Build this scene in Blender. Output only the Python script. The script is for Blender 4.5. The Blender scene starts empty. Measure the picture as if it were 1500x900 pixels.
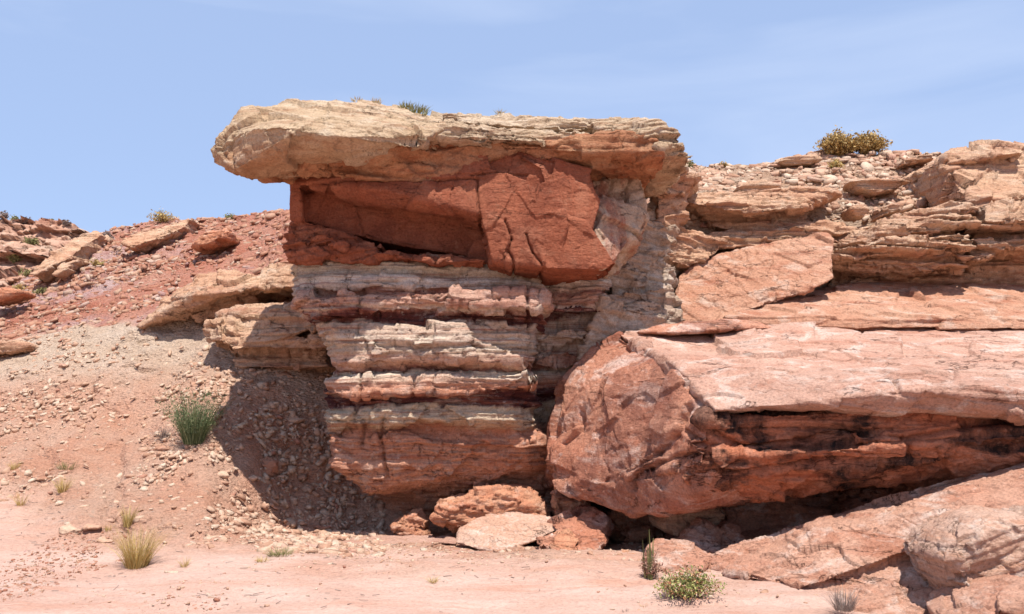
import bpy, bmesh, math, random
import numpy as np
from mathutils import Vector
PI = math.pi
S = bpy.context.scene
col = S.collection
# ------------------------------------------------------------------ camera
F = 1299.0
PITCH = math.radians(7.0)
CAMZ = 1.6
cd = bpy.data.cameras.new("camera"); cam = bpy.data.objects.new("camera", cd); col.objects.link(cam)
cam.location = (0, 0, CAMZ); cam.rotation_euler = (PI/2 + PITCH, 0, 0)
cd.sensor_width = 36.0; cd.lens = 36.0*F/1500.0; cd.clip_end = 5000
S.camera = cam
# ------------------------------------------------------------------ sky and sun
SUN_DIR = Vector((0.10, -0.40, 0.905)).normalized()      # direction towards the sun
SUN_EL = math.asin(SUN_DIR.z)
world = bpy.data.worlds.new("World"); S.world = world; world.use_nodes = True
wn = world.node_tree.nodes; wl = world.node_tree.links; wn.clear()
wo = wn.new('ShaderNodeOutputWorld'); bg = wn.new('ShaderNodeBackground')
sky = wn.new('ShaderNodeTexSky'); sky.sky_type = 'NISHITA'; sky.sun_disc = False
sky.sun_elevation = SUN_EL; sky.sun_rotation = math.atan2(SUN_DIR.x, SUN_DIR.y)
sky.air_density = 1.0; sky.dust_density = 1.2; sky.ozone_density = 2.0; sky.altitude = 1200
tc = wn.new('ShaderNodeTexCoord'); mp = wn.new('ShaderNodeMapping'); mp.inputs['Scale'].default_value = (1.2, 1.2, 6.0)
mp.inputs['Rotation'].default_value = (0.0, 0.25, 0.0)
cn = wn.new('ShaderNodeTexNoise'); cn.inputs['Scale'].default_value = 2.3; cn.inputs['Detail'].default_value = 9; cn.inputs['Distortion'].default_value = 0.4
cr = wn.new('ShaderNodeMapRange'); cr.inputs['From Min'].default_value = .46; cr.inputs['From Max'].default_value = .80; cr.inputs['To Max'].default_value = .20
hm = wn.new('ShaderNodeMix'); hm.data_type = 'RGBA'; hm.inputs['Factor'].default_value = .72; hm.inputs['B'].default_value = (2.75, 3.6, 5.5, 1)
mx = wn.new('ShaderNodeMix'); mx.data_type = 'RGBA'; mx.inputs['B'].default_value = (6.2, 6.6, 7.4, 1)
wl.new(tc.outputs['Generated'], mp.inputs[0]); wl.new(mp.outputs[0], cn.inputs['Vector']); wl.new(cn.outputs['Fac'], cr.inputs[0])
wl.new(sky.outputs[0], hm.inputs['A']); wl.new(hm.outputs['Result'], mx.inputs['A']); wl.new(cr.outputs[0], mx.inputs['Factor'])
wl.new(mx.outputs['Result'], bg.inputs[0]); bg.inputs[1].default_value = 0.118
wl.new(bg.outputs[0], wo.inputs[0])
sd = bpy.data.lights.new("sun", 'SUN'); sun = bpy.data.objects.new("sun", sd); col.objects.link(sun)
sd.energy = 4.6; sd.angle = math.radians(0.5); sd.color = (1.0, 0.955, 0.88)
sun.rotation_euler = SUN_DIR.to_track_quat('Z', 'Y').to_euler(); sun.location = SUN_DIR*60
S.view_settings.view_transform = 'Standard'; S.view_settings.look = 'None'
S.view_settings.exposure = 0.60; S.view_settings.gamma = 1.0
S.cycles.max_bounces = 6; S.cycles.diffuse_bounces = 4; S.cycles.use_denoising = True
# ------------------------------------------------------------------ helpers: projection
cp, sp = math.cos(PITCH), math.sin(PITCH)
def P(px, py, Y, dy=0.0):
    """point seen at photo pixel (px, py) when it stands at distance Y; dy then moves it straight back"""
    u = (px-750)/F; v = (450-py)/F
    fy = cp - v*sp; t = Y/fy
    return (u*t, Y+dy, CAMZ + t*(sp + v*cp))
def proj(V):
    x, y, z = V[:,0], V[:,1], V[:,2]-CAMZ
    f = y*cp + z*sp; f = np.where(f < .05, .05, f)
    v = (z*cp - y*sp)/f
    return 750 + F*x/f, 450 - F*v
# ------------------------------------------------------------------ helpers: noise (numpy)
def hsh(ix, iy, iz, s=0):
    h = (ix.astype(np.int64)*374761393 + iy.astype(np.int64)*668265263 + iz.astype(np.int64)*2147483647 + int(s)*144269504) & 0xffffffff
    h = ((h ^ (h >> 13))*1274126177) & 0xffffffff
    h = ((h ^ (h >> 15))*2246822519) & 0xffffffff
    h = h ^ (h >> 16)
    return (h & 0xffffff).astype(np.float32)/np.float32(0xffffff)
def vnoise(p, s=0):
    i = np.floor(p).astype(np.int64); f = (p - i).astype(np.float32); f = f*f*f*(f*(f*6-15)+10)
    r = 0
    for a in (0, 1):
        wx = f[:,0] if a else 1-f[:,0]
        for b in (0, 1):
            wy = f[:,1] if b else 1-f[:,1]
            for c in (0, 1):
                wz = f[:,2] if c else 1-f[:,2]
                r = r + wx*wy*wz*hsh(i[:,0]+a, i[:,1]+b, i[:,2]+c, s)
    return r*2-1
def fbm(p, s=0, o=4, g=.5):
    r = 0; a = 1.0; t = 0
    for k in range(o):
        r = r + a*vnoise(p*(2.03**k) + 17.3*k, s+k); t += a; a *= g
    return r/t
def ridged(p, s=0, o=4):
    r = 0; a = 1.0; t = 0
    for k in range(o):
        r = r + a*(1-2*np.abs(vnoise(p*(2.03**k) + 9.1*k, s+k))); t += a; a *= .5
    return r/t
def cells(p, s=0):
    """worley: returns F1, F2, and a tilted-plane value that is constant in direction per cell (chipped facets)"""
    i = np.floor(p).astype(np.int64); n = len(p)
    f1 = np.full(n, 9., np.float32); f2 = np.full(n, 9., np.float32); pl = np.zeros(n, np.float32)
    for a in (-1, 0, 1):
        for b in (-1, 0, 1):
            for c in (-1, 0, 1):
                x, y, z = i[:,0]+a, i[:,1]+b, i[:,2]+c
                h1, h2, h3 = hsh(x, y, z, s), hsh(x, y, z, s+11), hsh(x, y, z, s+23)
                dx = p[:,0]-(x+h1); dy = p[:,1]-(y+h2); dz = p[:,2]-(z+h3)
                d = np.sqrt(dx*dx+dy*dy+dz*dz)
                v = (h1-.5) + (h2*2-1)*dx*.7 + (h3*2-1)*dz*.7 + (hsh(x, y, z, s+31)*2-1)*dy*.7
                m = d < f1
                f2 = np.where(m, f1, np.minimum(f2, d)); pl = np.where(m, v, pl); f1 = np.where(m, d, f1)
    return f1, f2, pl
def sst(a, b, x):
    t = np.clip((x-a)/(b-a), 0, 1); return t*t*(3-2*t)
# ------------------------------------------------------------------ helpers: meshes
def mesh_np(name, V, quads=None, tris=None):
    me = bpy.data.meshes.new(name)
    V = np.ascontiguousarray(V, np.float32)
    me.vertices.add(len(V)); me.vertices.foreach_set('co', V.ravel())
    parts = []; tot = []
    if quads is not None and len(quads): parts.append(np.asarray(quads, np.int32).ravel()); tot.append(np.full(len(quads), 4, np.int32))
    if tris is not None and len(tris): parts.append(np.asarray(tris, np.int32).ravel()); tot.append(np.full(len(tris), 3, np.int32))
    idx = np.concatenate(parts); tot = np.concatenate(tot)
    me.loops.add(len(idx)); me.loops.foreach_set('vertex_index', idx)
    me.polygons.add(len(tot)); st = np.zeros(len(tot), np.int32); st[1:] = np.cumsum(tot)[:-1]
    me.polygons.foreach_set('loop_start', st); me.polygons.foreach_set('loop_total', tot)
    me.update(calc_edges=True); me.validate()
    return me
def getV(me):
    a = np.empty(len(me.vertices)*3, np.float32); me.vertices.foreach_get('co', a); return a.reshape(-1, 3)
def getN(me):
    a = np.empty(len(me.vertices)*3, np.float32); me.vertices.foreach_get('normal', a); return a.reshape(-1, 3)
def setV(me, V):
    me.vertices.foreach_set('co', np.ascontiguousarray(V, np.float32).ravel()); me.update()
def smooth(me):
    me.polygons.foreach_set('use_smooth', np.ones(len(me.polygons), bool)); me.update()
def attr(me, name, a):
    at = me.attributes.new(name, 'FLOAT', 'POINT'); at.data.foreach_set('value', np.ascontiguousarray(a, np.float32))
def tag(o, label=None, cat=None, group=None, kind=None):
    if label: o['label'] = label
    if cat: o['category'] = cat
    if group: o['group'] = group
    if kind: o['kind'] = kind
    return o
def link(name, me, mat, parent=None, origin=None):
    o = bpy.data.objects.new(name, me); col.objects.link(o)
    if mat: me.materials.append(mat)
    if origin is None:
        V = getV(me); lo = V.min(0); hi = V.max(0); origin = ((lo[0]+hi[0])/2, (lo[1]+hi[1])/2, lo[2])
    o['wo'] = [float(c) for c in origin]
    V = getV(me) - np.array(origin, np.float32); setV(me, V)
    if parent is not None:
        o.parent = parent
        pl = parent['wo']; o.location = tuple(origin[k]-pl[k] for k in range(3))
    else:
        o.location = tuple(origin)
    return o
def empty(name, loc):
    o = bpy.data.objects.new(name, None); col.objects.link(o); o.location = loc; o['wo'] = [float(c) for c in loc]; return o
# ------------------------------------------------------------------ helpers: solid pieces (added to one bmesh, then voxel-united)
def hull(bm, pts):
    vs = [bm.verts.new(P(*p) if len(p) < 5 else p[1:4]) for p in pts]
    r = bmesh.ops.convex_hull(bm, input=vs)
    bad = [g for g in r['geom_interior'] if isinstance(g, bmesh.types.BMVert)]
    bmesh.ops.delete(bm, geom=bad, context='VERTS')
def block(bm, pts, dy=2.0, sh=1.0):
    """hull of the given front points plus the same points moved back by dy (shrunk a little by sh about their middle)"""
    W = [P(*p) for p in pts]; cx = sum(w[0] for w in W)/len(W); cz = sum(w[2] for w in W)/len(W)
    vs = [bm.verts.new(w) for w in W] + [bm.verts.new((cx+(w[0]-cx)*sh, w[1]+dy, cz+(w[2]-cz)*sh)) for w in W]
    r = bmesh.ops.convex_hull(bm, input=vs)
    bad = [g for g in r['geom_interior'] if isinstance(g, bmesh.types.BMVert)]
    bmesh.ops.delete(bm, geom=bad, context='VERTS')
def domed(bm, out, Y, dy, rim=.18, sh=.72):
    """a rounded rock whose widest outline is given; rim = how far the face bulges to the viewer"""
    W = [P(p[0], p[1], Y + (p[2] if len(p) > 2 else 0)) for p in out]; cx = sum(w[0] for w in W)/len(W); cz = sum(w[2] for w in W)/len(W)
    vs = []
    for k, (w) in enumerate(W):
        vs.append(bm.verts.new(w)); vs.append(bm.verts.new((w[0], w[1]+dy*.5, w[2])))
        vs.append(bm.verts.new((cx+(w[0]-cx)*sh, w[1]-rim, cz+(w[2]-cz)*sh)))
        vs.append(bm.verts.new((cx+(w[0]-cx)*sh, w[1]+dy, cz+(w[2]-cz)*sh)))
    r = bmesh.ops.convex_hull(bm, input=vs)
    bad = [g for g in r['geom_interior'] if isinstance(g, bmesh.types.BMVert)]
    bmesh.ops.delete(bm, geom=bad, context='VERTS')
def loft(bm, rows):
    """rows: (py, xl, xr, Y, depth[, dYright]) from top to bottom; level rings joined"""
    rings = []
    for r in rows:
        py, xl, xr, Y, dep = r[:5]; dr = r[5] if len(r) > 5 else 0
        z = P(750, py, Y)[2]
        a = P(xl, py, Y+.45)[0]; b = P(xr, py, Y+dr+.25)[0]; w = b-a
        ring = [(a, Y+.50), (a+.04*w, Y+.22), (a+.14*w, Y+.03), (a+.35*w, Y-.02), (a+.65*w, Y+dr*.5), (a+.9*w, Y+dr), (b, Y+dr+.25), (b+.1, Y+dr+dep), (a+.25*w, Y+dep), (a+.02*w, Y+dep*.55)]
        rings.append([bm.verts.new((x, y, z)) for x, y in ring])
    n = len(rings[0])
    for A, B in zip(rings, rings[1:]):
        for i in range(n): bm.faces.new((A[i], A[(i+1) % n], B[(i+1) % n], B[i]))
    bm.faces.new(rings[0][::-1]); bm.faces.new(rings[-1])
def united(bm, vox, smooth_it=2):
    bmesh.ops.recalc_face_normals(bm, faces=bm.faces[:])
    me = bpy.data.meshes.new('solid'); bm.to_mesh(me); bm.free()
    o = bpy.data.objects.new('solid', me); col.objects.link(o)
    m = o.modifiers.new('r', 'REMESH'); m.mode = 'VOXEL'; m.voxel_size = vox; m.adaptivity = 0
    if smooth_it:
        m = o.modifiers.new('s', 'SMOOTH'); m.factor = .5; m.iterations = smooth_it
    dg = bpy.context.evaluated_depsgraph_get(); dg.update()
    out = bpy.data.meshes.new_from_object(o.evaluated_get(dg))
    bpy.data.objects.remove(o); bpy.data.meshes.remove(me)
    out.materials.clear()
    return out
def weather(me, seed=0, big=(.05, .9), strata=None, facet=((.03, 3.0),), crack=None, fine=.006, pits=None, warpz=0, fiss=None):
    """natural relief of the stone: swells, bedding ledges, chipped facets, cracks and grain"""
    V = getV(me).astype(np.float64); N = getN(me)
    Q = V.copy(); off = np.zeros(len(V)); H = np.zeros(len(V))
    if big: off += big[0]*fbm(V*big[1], seed, 3)
    warp = np.stack([fbm(V*1.3, seed+40, 2), fbm(V*1.3+5, seed+41, 2), fbm(V*1.3+9, seed+42, 2)], 1)
    if strata:
        for (amp, th, tx, ty) in strata:
            h = (V[:,2] + tx*V[:,0] + ty*V[:,1])/th + .9*fbm(V*np.array([.5, .5, .8]), seed+3, 3)
            h += .5*vnoise(np.stack([h*.5, h*0, h*0], 1), seed+8)
            i = np.floor(h); f = h-i
            zero = np.zeros_like(i)
            r = hsh(i, zero, zero, seed+5)*2-1
            lat = fbm(np.stack([V[:,0]*.9, V[:,1]*.9, i*7.31], 1), seed+6, 3)
            o = r*.7 + lat*1.1
            # blend at layer joints and cut a thin parting
            i2 = i+1; r2 = hsh(i2, zero, zero, seed+5)*2-1
            lat2 = fbm(np.stack([V[:,0]*.9, V[:,1]*.9, i2*7.31], 1), seed+6, 3)
            o2 = r2*.7+lat2*1.1
            w = sst(.86, 1.0, f); o = o*(1-w)+o2*w
            part = np.exp(-((np.minimum(f, 1-f))/.07)**2)*(hsh(i + (f > .5), zero, zero, seed+9) > .45)
            H += amp*(o - .8*part*(.4+.6*np.clip(vnoise(V*1.1, seed+10)+.4, 0, 1)))
    horiz = np.sqrt(np.clip(1-N[:,2]**2, 0, 1))
    Nh = N.copy(); Nh[:,2] *= .25
    Nh /= np.maximum(np.linalg.norm(Nh, axis=1), .2)[:,None]
    for k, (amp, sc, *an) in enumerate(facet or ()):
        az = an[0] if an else 1.0
        q = (V + .12*warp)*sc*np.array([1, 1, az])
        f1, f2, pl = cells(q, seed+60+k)
        off += amp*pl
    if crack:
        amp, sc, wd = crack[:3]
        for q_ in range(2):
            an = np.array([.55, .55, 1.25]) if q_ == 0 else np.array([1.0, 1.0, .45])
            nn = fbm(V*an*sc, seed+70+q_, 5, .55)
            gate = sst(.0, .25, vnoise(V*1.1 + 4*q_, seed+72+q_))
            off -= amp*np.exp(-(nn/(wd*.35))**2)*gate
    if pits:
        amp, sc = pits
        f1, f2, _ = cells(V*sc, seed+80)
        off -= amp*np.exp(-(f1/.33)**2)*(sst(.0, .35, vnoise(V*.9, seed+81)))
    if fiss:
        wd, dp, Yf, lines = fiss
        X = V[:,0] + .035*fbm(V*3, seed+85, 4, .6); Z = V[:,2] + .035*fbm(V*3+7, seed+86, 4, .6)
        for ln in lines:
            pp = [P(a, b, Yf)[::2] for a, b in ln]
            for k_, (A, B) in enumerate(zip(pp, pp[1:])):
                dx, dz = B[0]-A[0], B[1]-A[1]; L2 = dx*dx+dz*dz
                t = np.clip(((X-A[0])*dx + (Z-A[1])*dz)/L2, 0, 1)
                d = np.hypot(X-A[0]-t*dx, Z-A[1]-t*dz)
                off -= np.where(N[:,1] < .4, dp*np.exp(-(d/wd)**2), 0)*(.55+.45*hsh(np.full(len(V), k_), np.full(len(V), 3), np.full(len(V), 5), seed))
                # one lip stands a little proud of the other
                side = np.sign((X-A[0])*dz - (Z-A[1])*dx)
                off += np.where(N[:,1] < .4, .010*side*np.exp(-(d/.12)**2)*(d > wd*.6), 0)
    off += fine*2.2*fbm(V*np.array([7, 7, 16.]), seed+90, 4, .6)
    V = V + N*off[:,None] + Nh*(H*horiz)[:,None]
    if warpz: V[:,2] += warpz*fbm(Q*np.array([.8, .8, .7]), seed+95, 3)
    setV(me, V); smooth(me)
    return me
# ------------------------------------------------------------------ helpers: materials
class NT:
    def __init__(s, name):
        s.m = bpy.data.materials.new(name); s.m.use_nodes = True; s.t = s.m.node_tree; s.n = s.t.nodes
        s.b = s.n['Principled BSDF']; s.b.inputs['Roughness'].default_value = .93
        s.b.inputs['Specular IOR Level'].default_value = .18
    def l(s, a, b): s.t.links.new(a, b)
    def noise(s, vec, sc, det=6, rough=.55, dist=0.0, scale=None, rot=None):
        if scale or rot:
            mp = s.n.new('ShaderNodeMapping'); s.l(vec, mp.inputs[0]); vec = mp.outputs[0]
            if scale: mp.inputs['Scale'].default_value = scale
            if rot: mp.inputs['Rotation'].default_value = rot
        n = s.n.new('ShaderNodeTexNoise'); s.l(vec, n.inputs['Vector']); n.inputs['Scale'].default_value = sc
        n.inputs['Detail'].default_value = det; n.inputs['Roughness'].default_value = rough; n.inputs['Distortion'].default_value = dist
        return n.outputs['Fac']
    def mr(s, v, a, b, c=0., d=1.):
        m = s.n.new('ShaderNodeMapRange'); s.l(v, m.inputs[0])
        for k, x in zip(('From Min', 'From Max', 'To Min', 'To Max'), (a, b, c, d)): m.inputs[k].default_value = x
        return m.outputs[0]
    def mix(s, fac, a, b, mode='MIX'):
        m = s.n.new('ShaderNodeMix'); m.data_type = 'RGBA'; m.blend_type = mode
        for k, x in (('Factor', fac), ('A', a), ('B', b)):
            if isinstance(x, (int, float)): m.inputs[k].default_value = x
            elif isinstance(x, tuple): m.inputs[k].default_value = x if len(x) == 4 else (*x, 1)
            else: s.l(x, m.inputs[k])
        return m.outputs['Result']
    def math(s, op, a, b=None):
        m = s.n.new('ShaderNodeMath'); m.operation = op
        for k, x in enumerate((a, b)):
            if x is None: continue
            if isinstance(x, (int, float)): m.inputs[k].default_value = x
            else: s.l(x, m.inputs[k])
        return m.outputs[0]
    def vec(s, kind='Object'):
        t = s.n.new('ShaderNodeTexCoord'); return t.outputs[kind]
    def wpos(s): return s.n.new('ShaderNodeNewGeometry').outputs['Position']
    def at(s, name):
        a = s.n.new('ShaderNodeAttribute'); a.attribute_name = name; return a.outputs['Fac']
    def ramp(s, fac, stops, interp='LINEAR'):
        r = s.n.new('ShaderNodeValToRGB'); s.l(fac, r.inputs[0]); e = r.color_ramp.elements; r.color_ramp.interpolation = interp
        while len(e) > 1: e.remove(e[0])
        e[0].position = stops[0][0]; e[0].color = (*stops[0][1], 1)
        for p, c in stops[1:]:
            x = e.new(p); x.color = (*c, 1)
        return r.outputs[0]
    def bump(s, h, dist, strength=1.0, prev=None):
        b = s.n.new('ShaderNodeBump'); b.inputs['Distance'].default_value = dist; b.inputs['Strength'].default_value = strength
        s.l(h, b.inputs['Height'])
        if prev is not None: s.l(prev, b.inputs['Normal'])
        return b.outputs[0]
def lin(r, g, b):
    f = lambda c: (c/255)/12.92 if c/255 <= .04045 else ((c/255+.055)/1.055)**2.4
    return (f(r), f(g), f(b))
def rockmat(name, c1, c2, streak, pale, stain=None, stain_amt=0.0, pale_amt=.5, streak_scale=(1, 1, 9), rot=(0, 0, 0), base=None, cracks=1.0, sc=1.0, stain_scale=(1.3, 1.3, .75), stain_lo=.5):
    n = NT(name); v = n.wpos()
    a = n.noise(v, .9*sc, 7, .6, .3)
    c = n.mix(n.mr(a, .36, .64), c1, c2) if base is None else base(n, v)
    b = n.noise(v, 1.3*sc, 7, .62, .5, scale=streak_scale, rot=rot)
    c = n.mix(n.mr(b, .50, .66, 0, .75), c, streak)
    d = n.noise(v, 2.1*sc, 9, .66, .6, scale=(1, 1, 2.2), rot=rot)
    c = n.mix(n.mr(d, .52, .64, 0, pale_amt), c, pale)
    if stain:
        e = n.noise(v, .8*sc, 8, .62, .4, scale=stain_scale)
        e2 = n.noise(v, 5.0*sc, 8, .7, .2, scale=(1, 1, .4))
        m = n.math('MULTIPLY', n.mr(e, stain_lo, stain_lo+.055, 0, 1), n.mr(e2, .35, .6, .3, 1))
        c = n.mix(n.math('MULTIPLY', m, stain_amt), c, stain)
    g = n.noise(v, 38, 6, .7)
    c = n.mix(1.0, c, n.ramp(g, [(.30, (.60, .57, .55)), (.46, (.95, .94, .93)), (.70, (1.24, 1.23, 1.22))]), 'MULTIPLY')
    s2 = n.noise(v, 14, 4, .6)
    c = n.mix(n.mr(s2, .60, .72, 0, .35), c, pale)
    # hairline cracks
    def fiss(scl, sc_, lo, w_):
        q = n.noise(v, sc_*sc, 8, .58, .2, scale=scl, rot=rot)
        return n.mr(n.math('ABSOLUTE', n.math('SUBTRACT', q, .5)), 0, w_, 1, 0)
    gate = n.mr(n.noise(v, 1.3, 3), .50, .58); gate2 = n.mr(n.noise(v, 1.9, 3, .5, 0, rot=(1, 2, 3)), .54, .62)
    ck = n.math('MAXIMUM', n.math('MULTIPLY', fiss((.5, .5, 2.2), 1.1, 0, .006), gate), n.math('MULTIPLY', fiss((1.2, 1.2, .6), .9, 0, .004), gate2))
    ck = n.math('MULTIPLY', ck, cracks)
    c = n.mix(n.math('MULTIPLY', ck, .8), c, tuple(x*.25 for x in streak))
    n.l(c, n.b.inputs['Base Color'])
    h1 = n.noise(v, 5, 8, .68, .3, scale=(1, 1, 2.6), rot=rot)
    h2 = n.noise(v, 26, 7, .72, 0, scale=(1, 1, 1.6), rot=rot)
    nb = n.bump(h1, .07, .8)
    nb = n.bump(h2, .030, .85, nb)
    nb = n.bump(n.math('MULTIPLY', ck, -1), .03, .8, nb)
    n.l(nb, n.b.inputs['Normal'])
    return n.m
# palette (real stone colours, not lit ones)
SAND = (.56, .335, .235); TAN = (.50, .37, .26); TANL = (.60, .47, .35); CREAM = (.62, .53, .43)
ORG = (.44, .185, .095); RUST = (.34, .105, .055); DRUST = (.22, .062, .038); PINK = (.50, .25, .18)
PINKP = (.64, .42, .33); BRN = (.25, .12, .08); MAR = (.10, .035, .03); VARN = (.035, .022, .02)
M = {}
M['cap'] = rockmat('cap_sandstone', (.45, .32, .21), (.52, .39, .275), (.36, .20, .12), (.60, .49, .38), pale_amt=.6)
ZR = P(520, 204, 10.16)[2]
def prow_base(n, v):
    sep = n.n.new('ShaderNodeSeparateXYZ'); n.l(v, sep.inputs[0])
    z = n.math('ADD', sep.outputs['Z'], n.mr(n.noise(v, 1.6, 6, .6), 0, 1, -.22, .22))
    top = n.mix(n.mr(n.noise(v, .9, 7), .38, .62), (.47, .33, .21), (.54, .40, .275))
    low = n.mix(n.mr(n.noise(v, 1.4, 7, .6, .5), .40, .60), (.36, .175, .085), (.46, .29, .18))
    return n.mix(n.mr(z, ZR-.16, ZR-.02), low, top)
M['prow'] = rockmat('prow_sandstone', SAND, TAN, (.36, .20, .12), (.58, .48, .37), base=prow_base, pale_amt=.5)
M['capunder'] = rockmat('cap_orange_sandstone', (.40, .18, .095), (.46, .25, .14), (.34, .12, .06), (.56, .40, .26), stain=(.25, .10, .05), stain_amt=.5, pale_amt=.35)
M['red'] = rockmat('red_sandstone', (.30, .092, .050), (.375, .135, .075), (.22, .066, .038), (.48, .25, .16), stain=(.19, .06, .036), stain_amt=.5, pale_amt=.22, streak_scale=(1.2, 1.2, 2.0), cracks=.6)
M['boulder'] = rockmat('pink_sandstone', (.46, .19, .115), (.51, .255, .17), (.36, .12, .072), (.64, .48, .41), pale_amt=.75, streak_scale=(1, 1, 2), stain=(.24, .10, .07), stain_amt=.75)
M['bouldertop'] = rockmat('pale_pink_sandstone', (.50, .28, .205), (.55, .34, .26), (.42, .19, .125), (.66, .52, .45), pale_amt=.8, streak_scale=(.4, 2, 5), rot=(-.45, 0, 0), stain=(.40, .24, .18), stain_amt=.4)
M['boulderlow'] = rockmat('varnished_sandstone', (.48, .175, .095), (.53, .24, .15), (.30, .09, .05), (.56, .33, .24), pale_amt=.3, stain=VARN, stain_amt=1.0, stain_scale=(1.0, 1.0, 2.0), stain_lo=.495)
M['slab'] = rockmat('tan_pink_sandstone', (.49, .245, .165), (.54, .31, .22), (.40, .165, .10), (.66, .50, .42), pale_amt=.75, streak_scale=(1, 1, 6), rot=(0, -.25, 0))
M['slabor'] = rockmat('orange_slab_sandstone', (.46, .225, .14), (.51, .29, .195), (.38, .15, .09), (.62, .47, .38), pale_amt=.6, streak_scale=(1, 1, 6), rot=(0, -.2, 0))
M['ridge'] = rockmat('ridge_sandstone', (.40, .20, .135), (.50, .32, .23), (.26, .12, .08), (.60, .46, .36), pale_amt=.6, sc=.6)
M['rubble'] = rockmat('orange_sandstone', (.50, .21, .12), (.55, .28, .17), (.40, .13, .07), (.66, .44, .33), pale_amt=.5, sc=2)
M['ledge'] = rockmat('ledge_sandstone', (.50, .275, .17), (.55, .36, .24), (.36, .17, .11), (.60, .47, .36), pale_amt=.5)
M['ledgew'] = rockmat('pale_shale', (.43, .30, .215), (.50, .38, .29), (.38, .25, .19), (.64, .57, .49), pale_amt=.55)
M['white'] = rockmat('whitened_sandstone', (.52, .30, .21), (.58, .39, .30), (.48, .24, .15), (.70, .58, .50), pale_amt=.6, sc=1.4)
M['column'] = rockmat('bleached_shale', (.50, .36, .26), (.56, .45, .35), (.42, .22, .14), (.66, .58, .50), pale_amt=.5, stain=(.36, .14, .09), stain_amt=.9, streak_scale=(1, 1, 3))
# banded shaft: attribute 'bed' is the height in the bedding (photo-row units)
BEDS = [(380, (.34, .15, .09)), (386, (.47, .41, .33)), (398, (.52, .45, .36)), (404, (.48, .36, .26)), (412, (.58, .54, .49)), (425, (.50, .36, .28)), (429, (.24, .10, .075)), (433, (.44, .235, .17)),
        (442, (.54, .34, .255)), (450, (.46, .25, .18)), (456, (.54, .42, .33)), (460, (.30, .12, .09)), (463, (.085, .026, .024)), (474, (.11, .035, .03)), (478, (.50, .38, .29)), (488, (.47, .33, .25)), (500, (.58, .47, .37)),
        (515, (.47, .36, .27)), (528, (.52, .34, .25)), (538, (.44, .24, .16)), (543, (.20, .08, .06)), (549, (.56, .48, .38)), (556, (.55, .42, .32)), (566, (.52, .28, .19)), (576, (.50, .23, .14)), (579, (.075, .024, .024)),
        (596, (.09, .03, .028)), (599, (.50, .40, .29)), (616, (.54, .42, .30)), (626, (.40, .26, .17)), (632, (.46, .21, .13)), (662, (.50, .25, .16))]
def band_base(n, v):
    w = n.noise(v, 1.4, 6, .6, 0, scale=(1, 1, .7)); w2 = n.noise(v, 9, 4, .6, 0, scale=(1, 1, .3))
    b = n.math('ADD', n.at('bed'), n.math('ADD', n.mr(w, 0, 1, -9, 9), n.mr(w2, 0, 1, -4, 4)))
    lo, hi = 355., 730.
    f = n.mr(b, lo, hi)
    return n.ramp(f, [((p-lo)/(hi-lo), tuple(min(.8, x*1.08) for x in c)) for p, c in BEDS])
M['bands'] = rockmat('banded_mudstone', SAND, TAN, (.30, .11, .07), (.66, .58, .50), base=band_base, pale_amt=.30, streak_scale=(.7, .7, 20), sc=1.2)

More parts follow.
